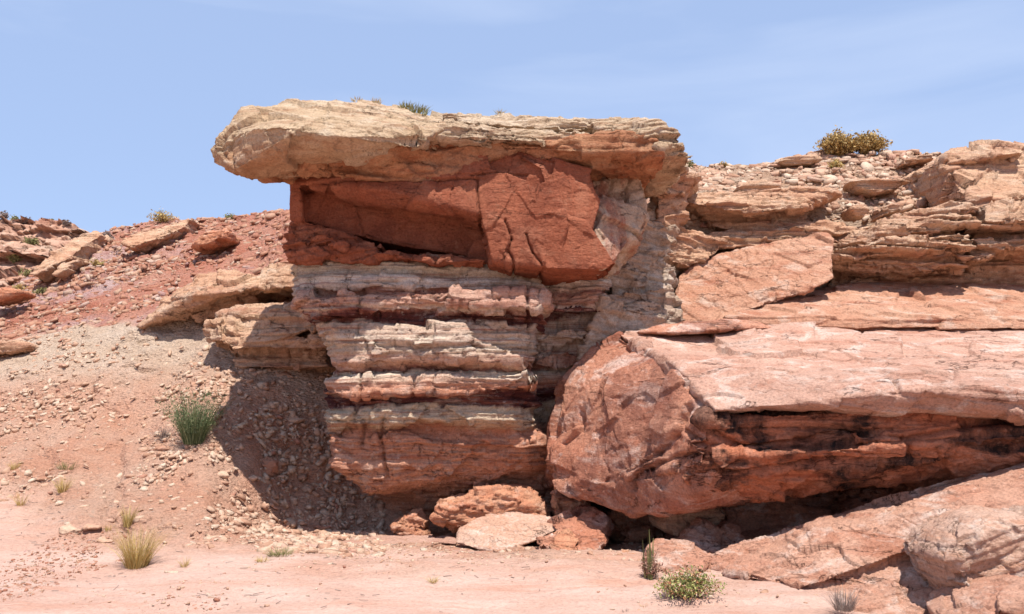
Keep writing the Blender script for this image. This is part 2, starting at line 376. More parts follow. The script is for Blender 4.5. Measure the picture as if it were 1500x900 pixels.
# ------------------------------------------------------------------ terrain: one sheet from sand wash to skyline
ST = [
 (-700, [(900,7.5),(850,8.7),(760,10.6),(690,12.4),(620,14.2),(570,16),(520,18),(455,23)]),
 (-200, [(900,7.5),(850,8.7),(760,10.6),(690,12.2),(620,13.8),(560,15.4),(512,17),(440,20.5)]),
 (0,   [(900,7.5),(850,8.6),(760,10.4),(690,11.8),(620,13.2),(560,14.4),(508,15.6),(425,19)]),
 (60,  [(900,7.5),(850,8.6),(765,10.3),(695,11.6),(620,13.0),(560,14.2),(500,15.6),(392,20.5)]),
 (130, [(900,7.5),(850,8.6),(770,10.2),(700,11.5),(620,12.9),(560,14.1),(495,15.4),(341,22)]),
 (220, [(900,7.5),(840,8.7),(790,9.9),(720,11.1),(640,12.4),(560,13.8),(480,15.2),(324,23)]),
 (310, [(900,7.5),(830,8.8),(790,9.9),(725,10.9),(655,11.9),(560,13.3),(458,15.2),(319,22.5)]),
 (370, [(900,7.5),(825,8.9),(788,10.5),(745,11.6),(665,12.3),(570,13.4),(455,15.2),(312,21.5)]),
 (430, [(900,7.5),(820,9.0),(790,10.9),(779,12.1),(700,12.8),(600,13.4),(450,15.0),(303,20)]),
 (520, [(900,7.5),(820,9.0),(800,11.0),(782,12.6),(700,13.3),(600,13.8),(450,15.2),(285,19)]),
 (700, [(900,7.5),(830,8.9),(800,11.0),(782,12.8),(700,13.4),(600,13.6),(450,14.5),(262,18)]),
 (860, [(900,7.5),(830,8.9),(800,11.0),(782,12.7),(700,13.0),(600,13.1),(480,13.4),(256,17)]),
 (900, [(900,7.5),(830,8.9),(800,11.2),(785,12.4),(600,12.6),(482,12.5),(400,13.0),(250,16.5)]),
 (990, [(900,7.5),(830,8.9),(800,11.2),(785,12.2),(600,12.8),(480,12.9),(310,14.0),(237,16.5)]),
 (1060,[(900,7.5),(830,8.9),(800,11.2),(785,12.2),(600,12.9),(450,13.6),(300,14.3),(241,16.5)]),
 (1130,[(900,7.5),(830,8.9),(800,11.2),(785,12.2),(600,12.9),(450,13.8),(300,14.4),(237,16.8)]),
 (1210,[(900,7.5),(830,8.9),(800,11.2),(785,12.2),(600,12.9),(450,13.9),(300,14.4),(223,17)]),
 (1380,[(900,7.5),(830,8.9),(800,11.2),(785,12.2),(600,12.9),(450,13.9),(300,14.5),(224,16.5)]),
 (1500,[(900,7.5),(830,8.9),(800,11.2),(785,12.2),(600,12.9),(450,13.9),(300,14.6),(220,16)]),
 (1900,[(900,7.5),(830,8.9),(800,11.2),(785,12.2),(600,12.9),(450,13.9),(300,14.8),(240,16)]),
 (2500,[(900,7.5),(830,8.9),(800,11.2),(785,12.2),(600,12.9),(450,14.1),(330,15.0),(270,17)]),
]
def build_terrain():
    xs = np.array([s[0] for s in ST], float); prof = []
    for px, pts in ST:
        yz = [(-14., 0.), (1., 0.), (5., 0.)]
        for (py, Y) in pts:
            w = P(px, py, Y); yz.append((Y, w[2]))
        Y, z = yz[-1]; yz += [(Y+1.5, z-.05), (Y+5, z-1.0), (Y+14, z-4), (Y+40, -0.5)]
        prof.append(yz)
    prof = np.array(prof)                      # stations x pts x 2
    prof[:,3,1] = 0.0                          # sand level
    # dense rows along the profile
    nrow = [6, 10, 40, 40, 60, 60, 60, 60, 60, 110, 12, 12, 8, 6]
    t = np.concatenate([np.linspace(k, k+1, n, endpoint=False) for k, n in enumerate(nrow)] + [[len(nrow)]])
    kk = np.arange(prof.shape[1])
    D = np.stack([np.stack([np.interp(t, kk, prof[s,:,c]) for c in (0, 1)], 1) for s in range(len(xs))])   # st x rows x 2
    for _ in range(5):                         # round the profile corners a little
        D[:,1:-1] = .25*D[:,:-2]+.5*D[:,1:-1]+.25*D[:,2:]
    px = np.concatenate([np.linspace(-700, -40, 50, endpoint=False), np.arange(-40, 1540, 3.0), np.linspace(1540, 2500, 60)])
    G = np.zeros((len(px), len(t), 2))
    for r in range(len(t)):
        for c in (0, 1): G[:,r,c] = np.interp(px, xs, D[:,r,c])
    for _ in range(10): G[1:-1] = .25*G[:-2]+.5*G[1:-1]+.25*G[2:]
    Y = G[:,:,0]; Z = G[:,:,1]
    X = (px[:,None]-750)/F*np.maximum(Y, 7.0)*1.0
    V = np.stack([X, Y, Z], 2).reshape(-1, 3)
    tt = np.tile(t, len(px)); pp = np.repeat(px, len(t))
    # relief
    slope = sst(3.9, 5.5, tt - .9*sst(260, -60, pp) + .9*fbm(V*.6, 3, 4) + .35*fbm(V*2.2, 4, 3) + .3*sst(380, 520, pp))              # 0 on the wash, 1 on the hillside
    sandy = 1-slope
    n1 = fbm(V*.55, 11, 4); n2 = fbm(V*1.9, 12, 4); n3 = fbm(V*6.0, 13, 4, .6)
    f1, f2, pl = cells(V*np.array([2.6, 2.0, 5.0]) + .3*n2[:,None], 5)
    g1, g2, pl2 = cells(V*np.array([8., 7., 12.]) + .3*n3[:,None], 6)
    gate = sst(-.15, .3, fbm(V*.7, 15, 3))
    edge = sst(10.0, 9.0, tt)                                    # keep the skyline calmer
    up = slope*(.14*n1 + .07*n2 + .03*n3 + .05*pl*gate + .020*pl2*(.15+.85*gate) + .035*pl*sst(8.8,9.3,tt))
    # rills washed down the left hillside
    ril = ridged(np.stack([pp*.009 + .35*n2 + tt*.15, tt*.25, tt*0], 1), 21, 3)
    up -= slope*sst(500, 250, pp)*sst(9, 7.5, tt)*np.clip(ril-.35, 0, 1)*.16
    # sand: low wash lines and a couple of thin crust edges
    wl_ = vnoise(np.stack([V[:,0]*.35+V[:,1]*.15, V[:,1]*1.9-V[:,0]*.12, tt*0], 1), 31)
    step = sst(.10, .14, wl_ + .06*n3) * sst(-.2, .2, vnoise(V*.33, 33))
    up += sandy*(.06*n1 + .022*n2 + .008*n3*(.4+sst(0,.4,n2)) + .030*step + .03*ridged(V*np.array([.5, 1.3, 1]), 37, 3)*sst(600, 300, pp) + .012*fbm(np.stack([V[:,0]*.5, V[:,1]*4, tt*0], 1), 35, 3) - .035*np.clip(ridged(np.stack([V[:,0]*.35+V[:,1]*.5+.2*n2, V[:,1]*.9-V[:,0]*.25, tt*0], 1), 39, 2)-.72, 0, 1)/.28*sst(-.1,.3,n1))
    out = np.zeros_like(V); out[:,2] = 1; out[:,1] = -1.0*slope
    out /= np.linalg.norm(out, axis=1)[:,None]
    # bedding ledges in the steep right-hand wall
    wall = sst(930, 1010, pp)*sst(5.8, 6.4, tt)*sst(9.6, 9.0, tt)
    h = (V[:,2]-.05*V[:,0])/.17 + .8*fbm(V*np.array([.6, .6, .8]), 51, 3)
    i = np.floor(h); zero = i*0
    o = (hsh(i, zero, zero, 52)*2-1)*.8 + fbm(np.stack([V[:,0]*.8, V[:,1]*.8, i*5.1], 1), 53, 3)
    V = V + out*up[:,None]
    V[:,1] -= wall*o*.13
    me = None
    R = len(t); C = len(px)
    a = (np.arange(C-1)[:,None]*R + np.arange(R-1)[None,:]).ravel()
    me = mesh_np('terrain', V, quads=np.stack([a, a+R, a+R+1, a+1], 1))
    smooth(me)
    # geology masks
    crest = tt + .12*fbm(V*1.1, 61, 3)
    red = sst(9.02, 9.10, crest)*sst(480, 440, pp)                # red slope above the tan line, left
    pinkm = red*np.clip(sst(.05, .35, fbm(V*.45+3, 62, 3)), 0, 1)
    pale = sst(7.6, 8.6, crest)*(1-sst(9.02, 9.08, crest))*sst(560, 440, pp)
    attr(me, 'slope', slope); attr(me, 'red', red); attr(me, 'pinkm', pinkm); attr(me, 'pale', pale)
    attr(me, 'wall', sst(930, 1000, pp))
    return me, V, tt, pp, slope, red, wall
TM, TV, TT, TP, TS, TR, TW = build_terrain()
def terrain_mat():
    n = NT('hillside_earth'); v = n.wpos()
    sand = n.mix(n.mr(n.noise(v, .9, 7, .6, .4, scale=(1, 3, 1)), .38, .62), (.445, .272, .210), (.50, .34, .278))
    sand = n.mix(n.mr(n.noise(v, .6, 6, .6, .8, scale=(1, 5, 1), rot=(0, 0, .1)), .56, .66, 0, .55), sand, (.44, .215, .145))
    earth = n.mix(n.mr(n.noise(v, .8, 8, .65, .3), .40, .60), (.54, .275, .18), (.575, .35, .25))
    pale = n.mix(n.mr(n.noise(v, 1.5, 8, .65), .4, .6), (.54, .39, .285), (.59, .45, .345))
    redc = n.mix(n.mr(n.noise(v, .7, 8, .7, .3), .40, .60), (.42, .155, .10), (.48, .235, .165))
    pinkc = n.mix(n.mr(n.noise(v, 2.5, 8, .7), .4, .6), (.42, .22, .19), (.50, .34, .31))
    wallc = n.mix(n.mr(n.noise(v, 1.2, 8, .65, .3, scale=(1, 1, 4)), .42, .60), (.44, .27, .18), (.50, .355, .255))
    c = n.mix(n.at('pale'), earth, pale); c = n.mix(n.at('red'), c, redc); c = n.mix(n.at('pinkm'), c, pinkc)
    c = n.mix(n.at('wall'), c, wallc)
    c = n.mix(n.at('slope'), sand, c)
    g = n.noise(v, 30, 6, .75); g2 = n.noise(v, 9, 6, .7)
    grit = n.ramp(g, [(.30, (.60, .57, .55)), (.5, (1, 1, 1)), (.70, (1.18, 1.16, 1.14))])
    fl = n.mr(n.at('slope'), 0, 1, .6, 1.0)
    c = n.mix(fl, c, n.mix(1.0, c, grit, 'MULTIPLY'))
    c = n.mix(n.math('MULTIPLY', n.mr(g2, .58, .70, 0, .5), fl), c, (.54, .42, .33))
    n.l(c, n.b.inputs['Base Color'])
    vo = n.n.new('ShaderNodeTexVoronoi'); vo.inputs['Scale'].default_value = 17; vo.inputs['Randomness'].default_value = 1
    mpn = n.n.new('ShaderNodeMapping'); mpn.inputs['Scale'].default_value = (1, 1, 1.8); n.l(v, mpn.inputs[0]); n.l(mpn.outputs[0], vo.inputs['Vector'])
    h2 = n.math('ADD', n.math('MULTIPLY', vo.outputs['Distance'], .6), n.noise(v, 22, 7, .75))
    b = n.n.new('ShaderNodeBump'); n.l(h2, b.inputs['Height']); b.inputs['Distance'].default_value = .075; n.l(n.mr(n.at('slope'), 0, 1, .35, .95), b.inputs['Strength'])
    b2 = n.bump(n.noise(v, 5, 8, .65, .5, scale=(1, 2.5, 1)), .05, .5, n.bump(n.noise(v, 90, 4, .7), .006, .6, b.outputs[0]))
    n.l(b2, n.b.inputs['Normal'])
    return n.m
terr = bpy.data.objects.new('hillside', TM); col.objects.link(terr); TM.materials.append(terrain_mat()); tag(terr, 'sandy wash rising into a stony red and tan desert hillside', 'hillside', kind='structure')
TPX, TPY = proj(TV)
def ground(px, py):
    """nearest visible terrain point behind a photo pixel"""
    d = (TPX-px)**2 + (TPY-py)**2
    k = np.where((d < 64) & (TV[:,1] > 4))[0]
    if len(k) == 0: k = np.argsort(d)[:1]
    k = k[np.argsort(TV[k,1])][:max(1, len(k)//3)]
    j = k[np.argmin(d[k])]
    return TV[j].copy()
# outlying ground to the horizon
def plain():
    n = NT('desert_plain'); v = n.wpos()
    c = n.mix(n.mr(n.noise(v, .05, 8, .6), .4, .6), (.46, .25, .17), (.52, .35, .25)); n.l(c, n.b.inputs['Base Color'])
    g = np.linspace(-1, 1, 41); g = np.sign(g)*np.abs(g)**2*1500
    X, Y = np.meshgrid(g, g, indexing='ij'); V = np.stack([X, Y, X*0-.35], 2).reshape(-1, 3)
    V[:,2] += -.05
    a = (np.arange(40)[:,None]*41+np.arange(40)[None,:]).ravel()
    me = mesh_np('plain', V, quads=np.stack([a, a+41, a+42, a+1], 1)); smooth(me)
    o = bpy.data.objects.new('ground', me); col.objects.link(o); me.materials.append(n.m); tag(o, 'flat desert ground reaching the horizon', 'ground', kind='structure')
plain()
# ------------------------------------------------------------------ HOODOO: pedestal rock with overhanging cap
hood = empty('hoodoo', P(640, 782, 12.9)); tag(hood, 'tall banded pedestal rock with a jutting flat caprock overhanging to the left', 'rock formation')
def bed_attr(me, off=0):
    # bedding height in photo rows at the shaft's front distance (11.5 m)
    V = getV(me); t = 11.5; v = ((V[:,2]-CAMZ)/t)
    tanv = (v*cp - sp)/(cp + v*sp)
    attr(me, 'bed', 450 - F*tanv + off)
# shaft
bm = bmesh.new()
D = 3.2
loft(bm, [(372,426,806,11.45,D,.10),(386,428,800,11.42,D,.15),(400,432,792,11.40,D,.15),(424,434,786,11.36,D,.15),(428,436,786,11.48,D,.1),(432,434,800,11.44,D),
 (434,430,806,11.32,D),(447,430,806,11.27,D),(456,436,796,11.33,D),(461,448,792,11.41,D),(472,454,786,11.42,D),(477,462,782,11.34,D),
 (495,466,782,11.32,D),(515,474,784,11.34,D),(532,482,786,11.32,D),(538,486,784,11.40,D),(546,486,784,11.47,D),(551,480,786,11.45,D),(556,470,790,11.32,D),
 (576,468,790,11.28,D),(580,474,788,11.43,D),(594,476,788,11.46,D),(598,480,784,11.40,D),(618,482,780,11.44,D),(626,476,782,11.56,D),(632,478,786,11.64,D),
 (645,478,800,11.62,D),(675,486,806,11.64,D,.1),(700,502,808,11.78,D,.25),(714,520,810,11.98,D,.3),(722,532,812,12.40,D-.4),(740,536,816,12.75,D-.7),(765,545,818,12.9,D-.8),(800,552,818,13.0,D-.9)])
# broken, protruding pieces of ledge
block(bm, [(434,434,11.35),(520,432,11.18),(520,462,11.22),(440,460,11.4)], 1.0)
block(bm, [(600,434,11.24),(760,428,11.18),(800,432,11.18),(803,438,11.22),(770,446,11.2),(640,446,11.24)], 1.0)
block(bm, [(690,446,11.16),(780,440,11.12),(786,452,11.15),(700,456,11.2)], 1.0)
block(bm, [(640,556,11.25),(790,548,11.2),(792,576,11.24),(640,573,11.28)], 1.0)
block(bm, [(560,482,11.26),(680,478,11.2),(690,532,11.2),(550,530,11.3)], 1.0)
block(bm, [(485,640,11.62),(620,640,11.5),(700,650,11.6),(660,705,11.7),(530,712,11.9),(500,690,11.8)], 1.5)
me = united(bm, .020)
bed_attr(me); weather(me, 100, big=(.12, 1.0), strata=[(.035, .10, .02, 0), (.035, .035, .02, 0)], facet=((.08, 1.7, 1.4), (.035, 6.0, 1.8)), crack=(.05, 1.1, .05), fine=.009, warpz=.07, fiss=(.02, .10, 11.3, [[(775,380),(772,440),(778,500),(776,570)],[(520,598),(516,612)],[(528,626),(524,650)],[(560,612),(552,640),(560,700)],[(530,556),(530,576)],[(608,556),(606,576)],[(785,536),(788,576)]]))
me.update(); link('banded_shaft', me, M['bands'], hood)
# rear, right-hand part of the shaft: recessed, same beds
bm = bmesh.new()
D = 2.0
loft(bm, [(385,770,905,12.00,D),(400,772,900,12.05,D),(424,772,885,12.02,D),(440,770,885,11.92,D),(462,768,900,11.95,D),(466,768,900,12.15,D),(478,768,900,12.18,D),(484,768,900,12.0,D),
 (500,768,890,11.98,D),(504,768,880,12.10,D),(525,768,880,12.10,D),(532,768,880,12.0,D),(536,768,860,12.2,D),(574,768,850,12.2,D),(578,768,850,12.35,D),(600,768,850,12.35,D),(640,768,850,12.2,D),(700,768,860,12.3,D),(760,768,860,12.6,D),(800,768,860,12.7,D)])
me = united(bm, .022)
bed_attr(me, 12); weather(me, 130, big=(.10, 1.2), strata=[(.05, .14, 0, 0), (.035, .05, 0, 0)], facet=((.10, 2.2), (.035, 7.0)), crack=(.05, 1.6, .05), fine=.008, warpz=.10)
me.update(); link('rear_shaft', me, M['bands'], hood)
# bleached column and back wall joining the hill on the right
bm = bmesh.new()
block(bm, [(868,238,11.9),(946,238,12.0),(952,300,12.1),(948,330,11.9),(905,388,11.8),(862,345,11.7),(872,290,11.8)], 1.0)
block(bm, [(905,300,11.75),(940,300,11.8),(938,335,11.7),(915,360,11.7),(880,360,11.6)], 1.0)
me = united(bm, .022)
weather(me, 140, big=(.05, 1.3), strata=[(.04, .12, -.5, 0)], facet=((.12, 1.6), (.05, 4.0), (.02, 9)), fine=.006, fiss=(.02, .08, 11.8, [[(900,250),(890,290),(905,300)],[(925,250),(918,290),(905,330)]]))
link('bleached_column', me, M['column'], hood)
bm = bmesh.new()
block(bm, [(855,385,12.1),(905,370,12.3),(950,300,12.8),(985,292,13.3),(990,400,13.0),(980,425,12.6),(900,425,12.2),(870,420,12.05)], 1.6)
block(bm, [(880,428,11.95),(985,420,12.2),(1000,440,12.4),(990,475,12.2),(900,500,11.9),(850,545,11.8),(830,600,11.9),(900,600,12),(1000,560,12.2)], 1.6)
me = united(bm, .022)
weather(me, 150, big=(.08, 1.1), strata=[(.05, .19, .12, 0), (.025, .04, .12, 0)], facet=((.14, 1.5, 1.5), (.06, 4), (.025, 10)), fine=.012)
link('shale_buttress', me, M['ledgew'], hood)
# red block
bm = bmesh.new()
block(bm, [(422,263,11.45),(640,260,11.10),(700,226,11.05),(765,213,11.10),(765,330,10.95),(702,312,10.92),(640,291,10.95),(560,278,11.02),(470,270,11.25),(424,270,11.42)], 2.4)
block(bm, [(423,262,11.42),(440,270,11.36),(441,322,11.40),(426,322,11.48)], 2.6)
block(bm, [(430,268,11.66),(720,262,11.66),(720,384,11.62),(560,358,11.60),(430,322,11.58)], 2.4)
block(bm, [(690,228,11.05),(765,213,11.05),(800,228,11.00),(868,246,11.15),(879,290,11.20),(858,332,11.05),(850,393,10.98),(720,380,11.02),(700,308,10.92)], 2.0)
block(bm, [(762,220,10.99),(800,240,10.90),(830,330,10.86),(820,392,10.92),(745,384,10.98),(740,290,10.98)], 1.0)
block(bm, [(760,300,10.95),(857,325,10.95),(904,386,10.97),(886,396,10.97),(800,394,10.90)], 1.4)
me = united(bm, .014, 1)
weather(me, 160, big=(.02, .9), facet=((.12, .75), (.030, 1.9), (.010, 6)), fine=.004, fiss=(.013, .08, 11.0, [[(698,265),(702,320),(712,352),(718,378)],[(700,262),(640,262),(560,264),(430,263)],[(740,322),(748,352),(744,370),(752,385)],[(770,345),(778,375),(792,388)],[(690,258),(730,252),(770,256)]]))
link('red_block', me, M['red'], hood)
bm = bmesh.new()
block(bm, [(862,290,11.5),(885,300,11.45),(905,306,11.5),(930,300,11.7),(944,312,11.75),(936,334,11.7),(918,352,11.55),(903,380,11.3),(880,392,11.15),(860,340,11.2)], .8)
me = united(bm, .016, 1)
weather(me, 165, big=(.03, 1.2), facet=((.12, 1.4), (.04, 4.0), (.015, 9)), fine=.006)
link('bleached_shoulder', me, M['column'], hood)
# thin broken slabs wedged under the red block
bm = bmesh.new()
block(bm, [(420,330,11.5),(440,318,11.4),(500,340,11.35),(560,360,11.35),(540,368,11.3),(470,360,11.35),(424,355,11.45)], 1.5)
block(bm, [(418,358,11.42),(455,352,11.25),(480,372,11.25),(470,384,11.3),(425,385,11.45)], 1.5)
block(bm, [(470,352,11.3),(560,372,11.22),(690,384,11.3),(560,383,11.32),(475,380,11.35)], 1.5)
block(bm, [(450,345,11.25),(478,340,11.2),(484,352,11.2),(458,360,11.25)], .5)
block(bm, [(484,346,11.2),(508,356,11.18),(506,368,11.2),(484,360,11.2)], .5)
block(bm, [(560,366,11.35),(720,382,11.2),(640,386,11.2),(570,378,11.25)], .8)
me = united(bm, .015)
weather(me, 170, big=(.03, 1.5), strata=[(.05, .07, -.15, 0)], facet=((.06, 4.0), (.02, 10.0)), fine=.006)
link('wedged_slab', me, M['red'], hood)
# cap: orange underside beds
bm = bmesh.new()
block(bm, [(425,238,11.15),(470,236,11.05),(620,212,10.85),(700,205,11.0),(760,206,11.1),(765,216,11.1),(700,232,11.02),(640,262,11.0),(500,262,11.1),(427,262,11.28)], 2.6)
block(bm, [(360,235,10.75),(430,205,10.45),(560,212,10.5),(620,212,10.7),(640,236,11.05),(520,246,11.1),(425,259,11.2),(372,257,10.9)], .35)
block(bm, [(740,205,11.05),(830,222,11.05),(885,228,11.1),(968,222,11.0),(972,236,11.1),(940,242,11.3),(862,243,11.2),(790,232,11.05)], 2.0)
me = united(bm, .020)
weather(me, 180, big=(.05, 1.1), strata=[(.05, .13, .12, 0), (.03, .05, .12, 0)], facet=((.07, 2.0), (.03, 6.0)), fine=.006, fiss=(.02, .10, 11.0, [[(440,262),(432,248),(480,240),(560,231),(640,222),(710,210)],[(478,240),(484,256)]]))
link('cap_underside', me, M['capunder'], hood)
# cap: massive prow and upper sheets
bm = bmesh.new()
hull(bm, [(307,221,10.75),(313,233,10.75),(322,205,10.6),(336,184,10.5),(352,163,10.6),(375,153,11.0),(430,150,11.3),(352,190,10.12),(412,181,9.92),(428,197,9.92),(346,248,10.32),(340,250,10.5),(356,259,10.7),(422,260,10.95),
 (520,201,10.14),(616,208,10.42),(650,187,10.75),(520,153,11.7),(600,160,11.8),(652,167,11.9),(640,220,11.0),
 (375,153,11.0,2.2),(345,222,12.0),(520,155,11.7,2.2),(650,167,11.9,2.2),(640,226,13.6),(422,252,12.6)])
me = united(bm, .018, 1)
weather(me, 190, big=(.04, 1.0), strata=[(.018, .20, .02, .25), (.014, .05, .02, .3)], facet=((.12, 1.25), (.03, 3.5), (.010, 9)), fine=.006, fiss=(.02, .07, 10.3, [[(342,180),(360,170),(385,167),(406,166)],[(612,212),(630,192),(652,186)],[(330,195),(326,215),(336,240)]]))
link('cap_prow', me, M['prow'], hood)
bm = bmesh.new()
block(bm, [(640,183,10.72),(655,172,11.1),(700,182,11.0),(780,196,10.9),(800,207,10.86),(720,206,10.76),(640,203,10.70)], 2.4)       # pale sheet
block(bm, [(640,166,11.9),(720,175,11.7),(800,172,11.7),(880,176,11.5),(880,190,11.3),(780,188,11.3),(680,180,11.3)], 2.6)
block(bm, [(700,186,11.2),(890,193,11.15),(900,206,11.1),(870,212,11.1),(790,208,10.95),(720,196,11.1)], 2.4)
me = united(bm, .018)
weather(me, 200, big=(.05, 1.0), strata=[(.11, .10, .03, 0), (.05, .04, .03, 0)], facet=((.05, 2.6, 2), (.025, 7.0, 2)), fine=.006)
link('cap_sheet', me, M['cap'], hood)
bm = bmesh.new()
block(bm, [(780,208,10.98),(870,212,11.0),(900,196,11.1),(960,204,10.95),(972,222,10.9),(968,232,11.0),(890,226,11.05),(820,222,10.95)], 2.2)
me = united(bm, .018)
weather(me, 210, big=(.05, 1.0), strata=[(.05, .12, 0, 0), (.02, .04, 0, 0)], facet=((.06, 2.2), (.025, 7.0)), fine=.006)
link('cap_lower_sheet', me, M['capunder'], hood)
bm = bmesh.new()
block(bm, [(860,178,11.45),(895,172,11.5),(935,173,11.3),(960,178,11.2),(1000,204,11.1),(1006,222,11.2),(1007,240,11.4),(968,240,11.3),(966,218,10.95),(940,200,10.98),(880,190,11.1)], 2.0)
me = united(bm, .018)
weather(me, 215, big=(.06, 1.2), strata=[(.10, .12, -.25, 0), (.05, .045, -.25, 0)], facet=((.07, 2.2), (.03, 6.0)), fine=.007)
link('cap_right_end', me, M['cap'], hood)

# ------------------------------------------------------------------ BIG BOULDER at right
def bs(pts):
    return [(p[0], p[1], p[2] - .65*float(sst(830, 1050, p[0]))*float(sst(12.2, 11.0, p[2])), *p[3:]) for p in pts]
bb = empty('boulder', P(1160, 735, 11.0)); tag(bb, 'huge pink fallen boulder with pale sloping top and black-stained underside, right of the pedestal', 'boulder')
bm = bmesh.new()
block(bm, bs([(820,562,11.45),(811,620,11.3),(808,700,11.15),(812,722,11.05),(868,508,11.7),(908,488,11.8),(985,532,10.6),(1046,600,9.85),(1052,640,9.88),(1044,690,9.95),(1000,742,10.25),(930,748,10.5),(845,736,10.9),(1100,726,10.15)]), 2.4)
block(bm, bs([(900,560,10.85),(985,545,10.35),(1040,610,9.8),(1030,680,9.85),(930,700,10.3),(860,640,10.8)]), 1.0)
me = united(bm, .017)
weather(me, 300, big=(.13, .9), facet=((.10, .9), (.045, 2.0), (.015, 6.0)), fine=.005, fiss=(.022, .11, 9.4, [[(1012,598),(992,640),(972,668),(942,695)],[(1032,655),(1000,668),(960,690),(946,706),(947,722)],[(1005,632),(1025,650),(1045,662)],[(864,600),(858,630),(835,656)]]))
link('broken_face', me, M['boulder'], bb)
bm = bmesh.new()
hull(bm, bs([(905,489,11.8),(985,531,10.55),(1046,600,9.72),(1180,592,9.42),(1290,577,9.22),(1430,565,9.05),(1500,580,9.0),(1760,610,8.8),
 (960,480,12.2),(1060,476,12.2),(1250,490,12.1),(1500,488,12.1),(1760,488,12.1),
 (1050,606,9.95),(1290,585,9.75),(1500,586,9.6),(1760,618,9.4),(960,600,12.4),(1500,600,12.4),(1760,600,12.4)]))
block(bm, bs([(1060,478,12.0),(1210,468,12.0),(1260,490,11.6),(1240,505,11.3),(1100,500,11.4)]), .8)      # raised sheet on top
block(bm, bs([(1100,545,10.45),(1380,520,10.5),(1500,520,10.5),(1760,530,10.4),(1760,556,9.8),(1420,552,9.6),(1290,566,9.36),(1120,580,9.7)]), 1.2)
me = united(bm, .017)
weather(me, 310, big=(.08, .8), strata=[(.030, .12, .03, -.42), (.014, .045, .03, -.42)], facet=((.06, 1.0), (.024, 3.0, 2.0)), fine=.005, fiss=(.018, .06, 9.3, [[(1190,562),(1280,556),(1340,562),(1385,543),(1440,528)],[(1390,528),(1500,540)],[(1270,580),(1276,562)]]))
link('top_slab', me, M['bouldertop'], bb)
bm = bmesh.new()
block(bm, bs([(1040,612,9.92),(1290,600,9.45),(1500,596,9.28),(1760,610,9.2),(1760,650,9.4),(1500,648,9.50),(1280,664,9.66),(1045,672,10.02)]), 2.4)
block(bm, bs([(1035,668,9.90),(1150,664,9.62),(1290,662,9.42),(1300,652,9.40),(1500,638,9.25),(1760,630,9.2),(1760,668,9.4),(1500,674,9.5),(1260,700,9.72),(1100,732,10.15),(1000,744,10.3),(1010,700,10.0)]), 2.2)
block(bm, bs([(1250,640,9.5),(1400,622,9.38),(1500,614,9.3),(1500,640,9.32),(1300,656,9.46)]), 1.0)
me = united(bm, .017)
weather(me, 320, big=(.08, .9), strata=[(.07, .17, .03, 0), (.02, .05, .03, 0)], facet=((.08, 1.7), (.03, 4.5), (.012, 10)), fine=.007, fiss=(.024, .12, 9.3, [[(1050,632),(1090,656),(1180,646),(1260,634)],[(1300,640),(1400,622),(1500,606)],[(1060,690),(1180,680),(1300,668)],[(1290,640),(1296,662)],[(1330,598),(1400,590),(1440,578)]]))
link('stained_underside', me, M['boulderlow'], bb)

def rock(name, label, cat, mat, pieces, vox=.02, seed=0, group=None, sm=2, **kw):
    bm = bmesh.new()
    for kind, *a in pieces:
        (block if kind == 'b' else hull if kind == 'h' else domed)(bm, *a)
    me = united(bm, vox, sm); weather(me, seed, **kw)
    return tag(link(name, me, M[mat]), label, cat, group)
rock('rock_slab', 'long flat pink slab lying behind the huge boulder, under the cliff', 'rock slab', 'slabor',
 [('b', [(1040,474,12.7),(1060,455,13.0),(1170,426,13.5),(1300,411,13.8),(1430,412,13.8),(1500,428,13.6),(1760,440,13.4),(1060,470,11.75),(1250,481,11.65),(1500,480,11.6),(1760,482,11.6),(1060,464,11.75),(1250,468,11.7),(1500,466,11.7)], .6),
  ('b', [(990,470,12.6),(1020,466,12.8),(1065,468,12.6),(1050,490,12.4),(1000,490,12.4)], .5)], .02, 330,
 big=(.06, .8), strata=[(.05, .12, 0, -.5)], facet=((.05, 1.6), (.02, 5)), fine=.005)
rock('rock_slab', 'broad orange slab leaning against the cliff above the huge boulder', 'rock slab', 'slabor',
 [('b', [(992,402,12.9),(1008,392,13.0),(1060,370,13.2),(1150,352,13.3),(1212,343,13.2),(1219,352,13.1),(1215,388,12.9),(1224,408,12.6),(1180,428,12.4),(1100,452,12.3),(1040,474,12.2),(1000,474,12.3),(990,440,12.5)], .55)], .018, 340,
 big=(.05, .9), strata=[(.035, .10, .35, -.6)], facet=((.04, 1.8), (.02, 5)), crack=(.03, 1.2, .04), fine=.005)
# thin curved lid on top of the boulder at left
rock('rock_slab', 'thin curved rock sheet lying along the left top edge of the huge boulder', 'rock slab', 'boulder',
 [('b', [(935,487,11.55),(975,475,11.6),(1060,467,11.65),(1110,469,11.6),(1138,481,11.5),(1060,482,11.35),(985,488,11.35)], .3)], .015, 345, big=(.03, 1.5), facet=((.02, 4),), fine=.003)
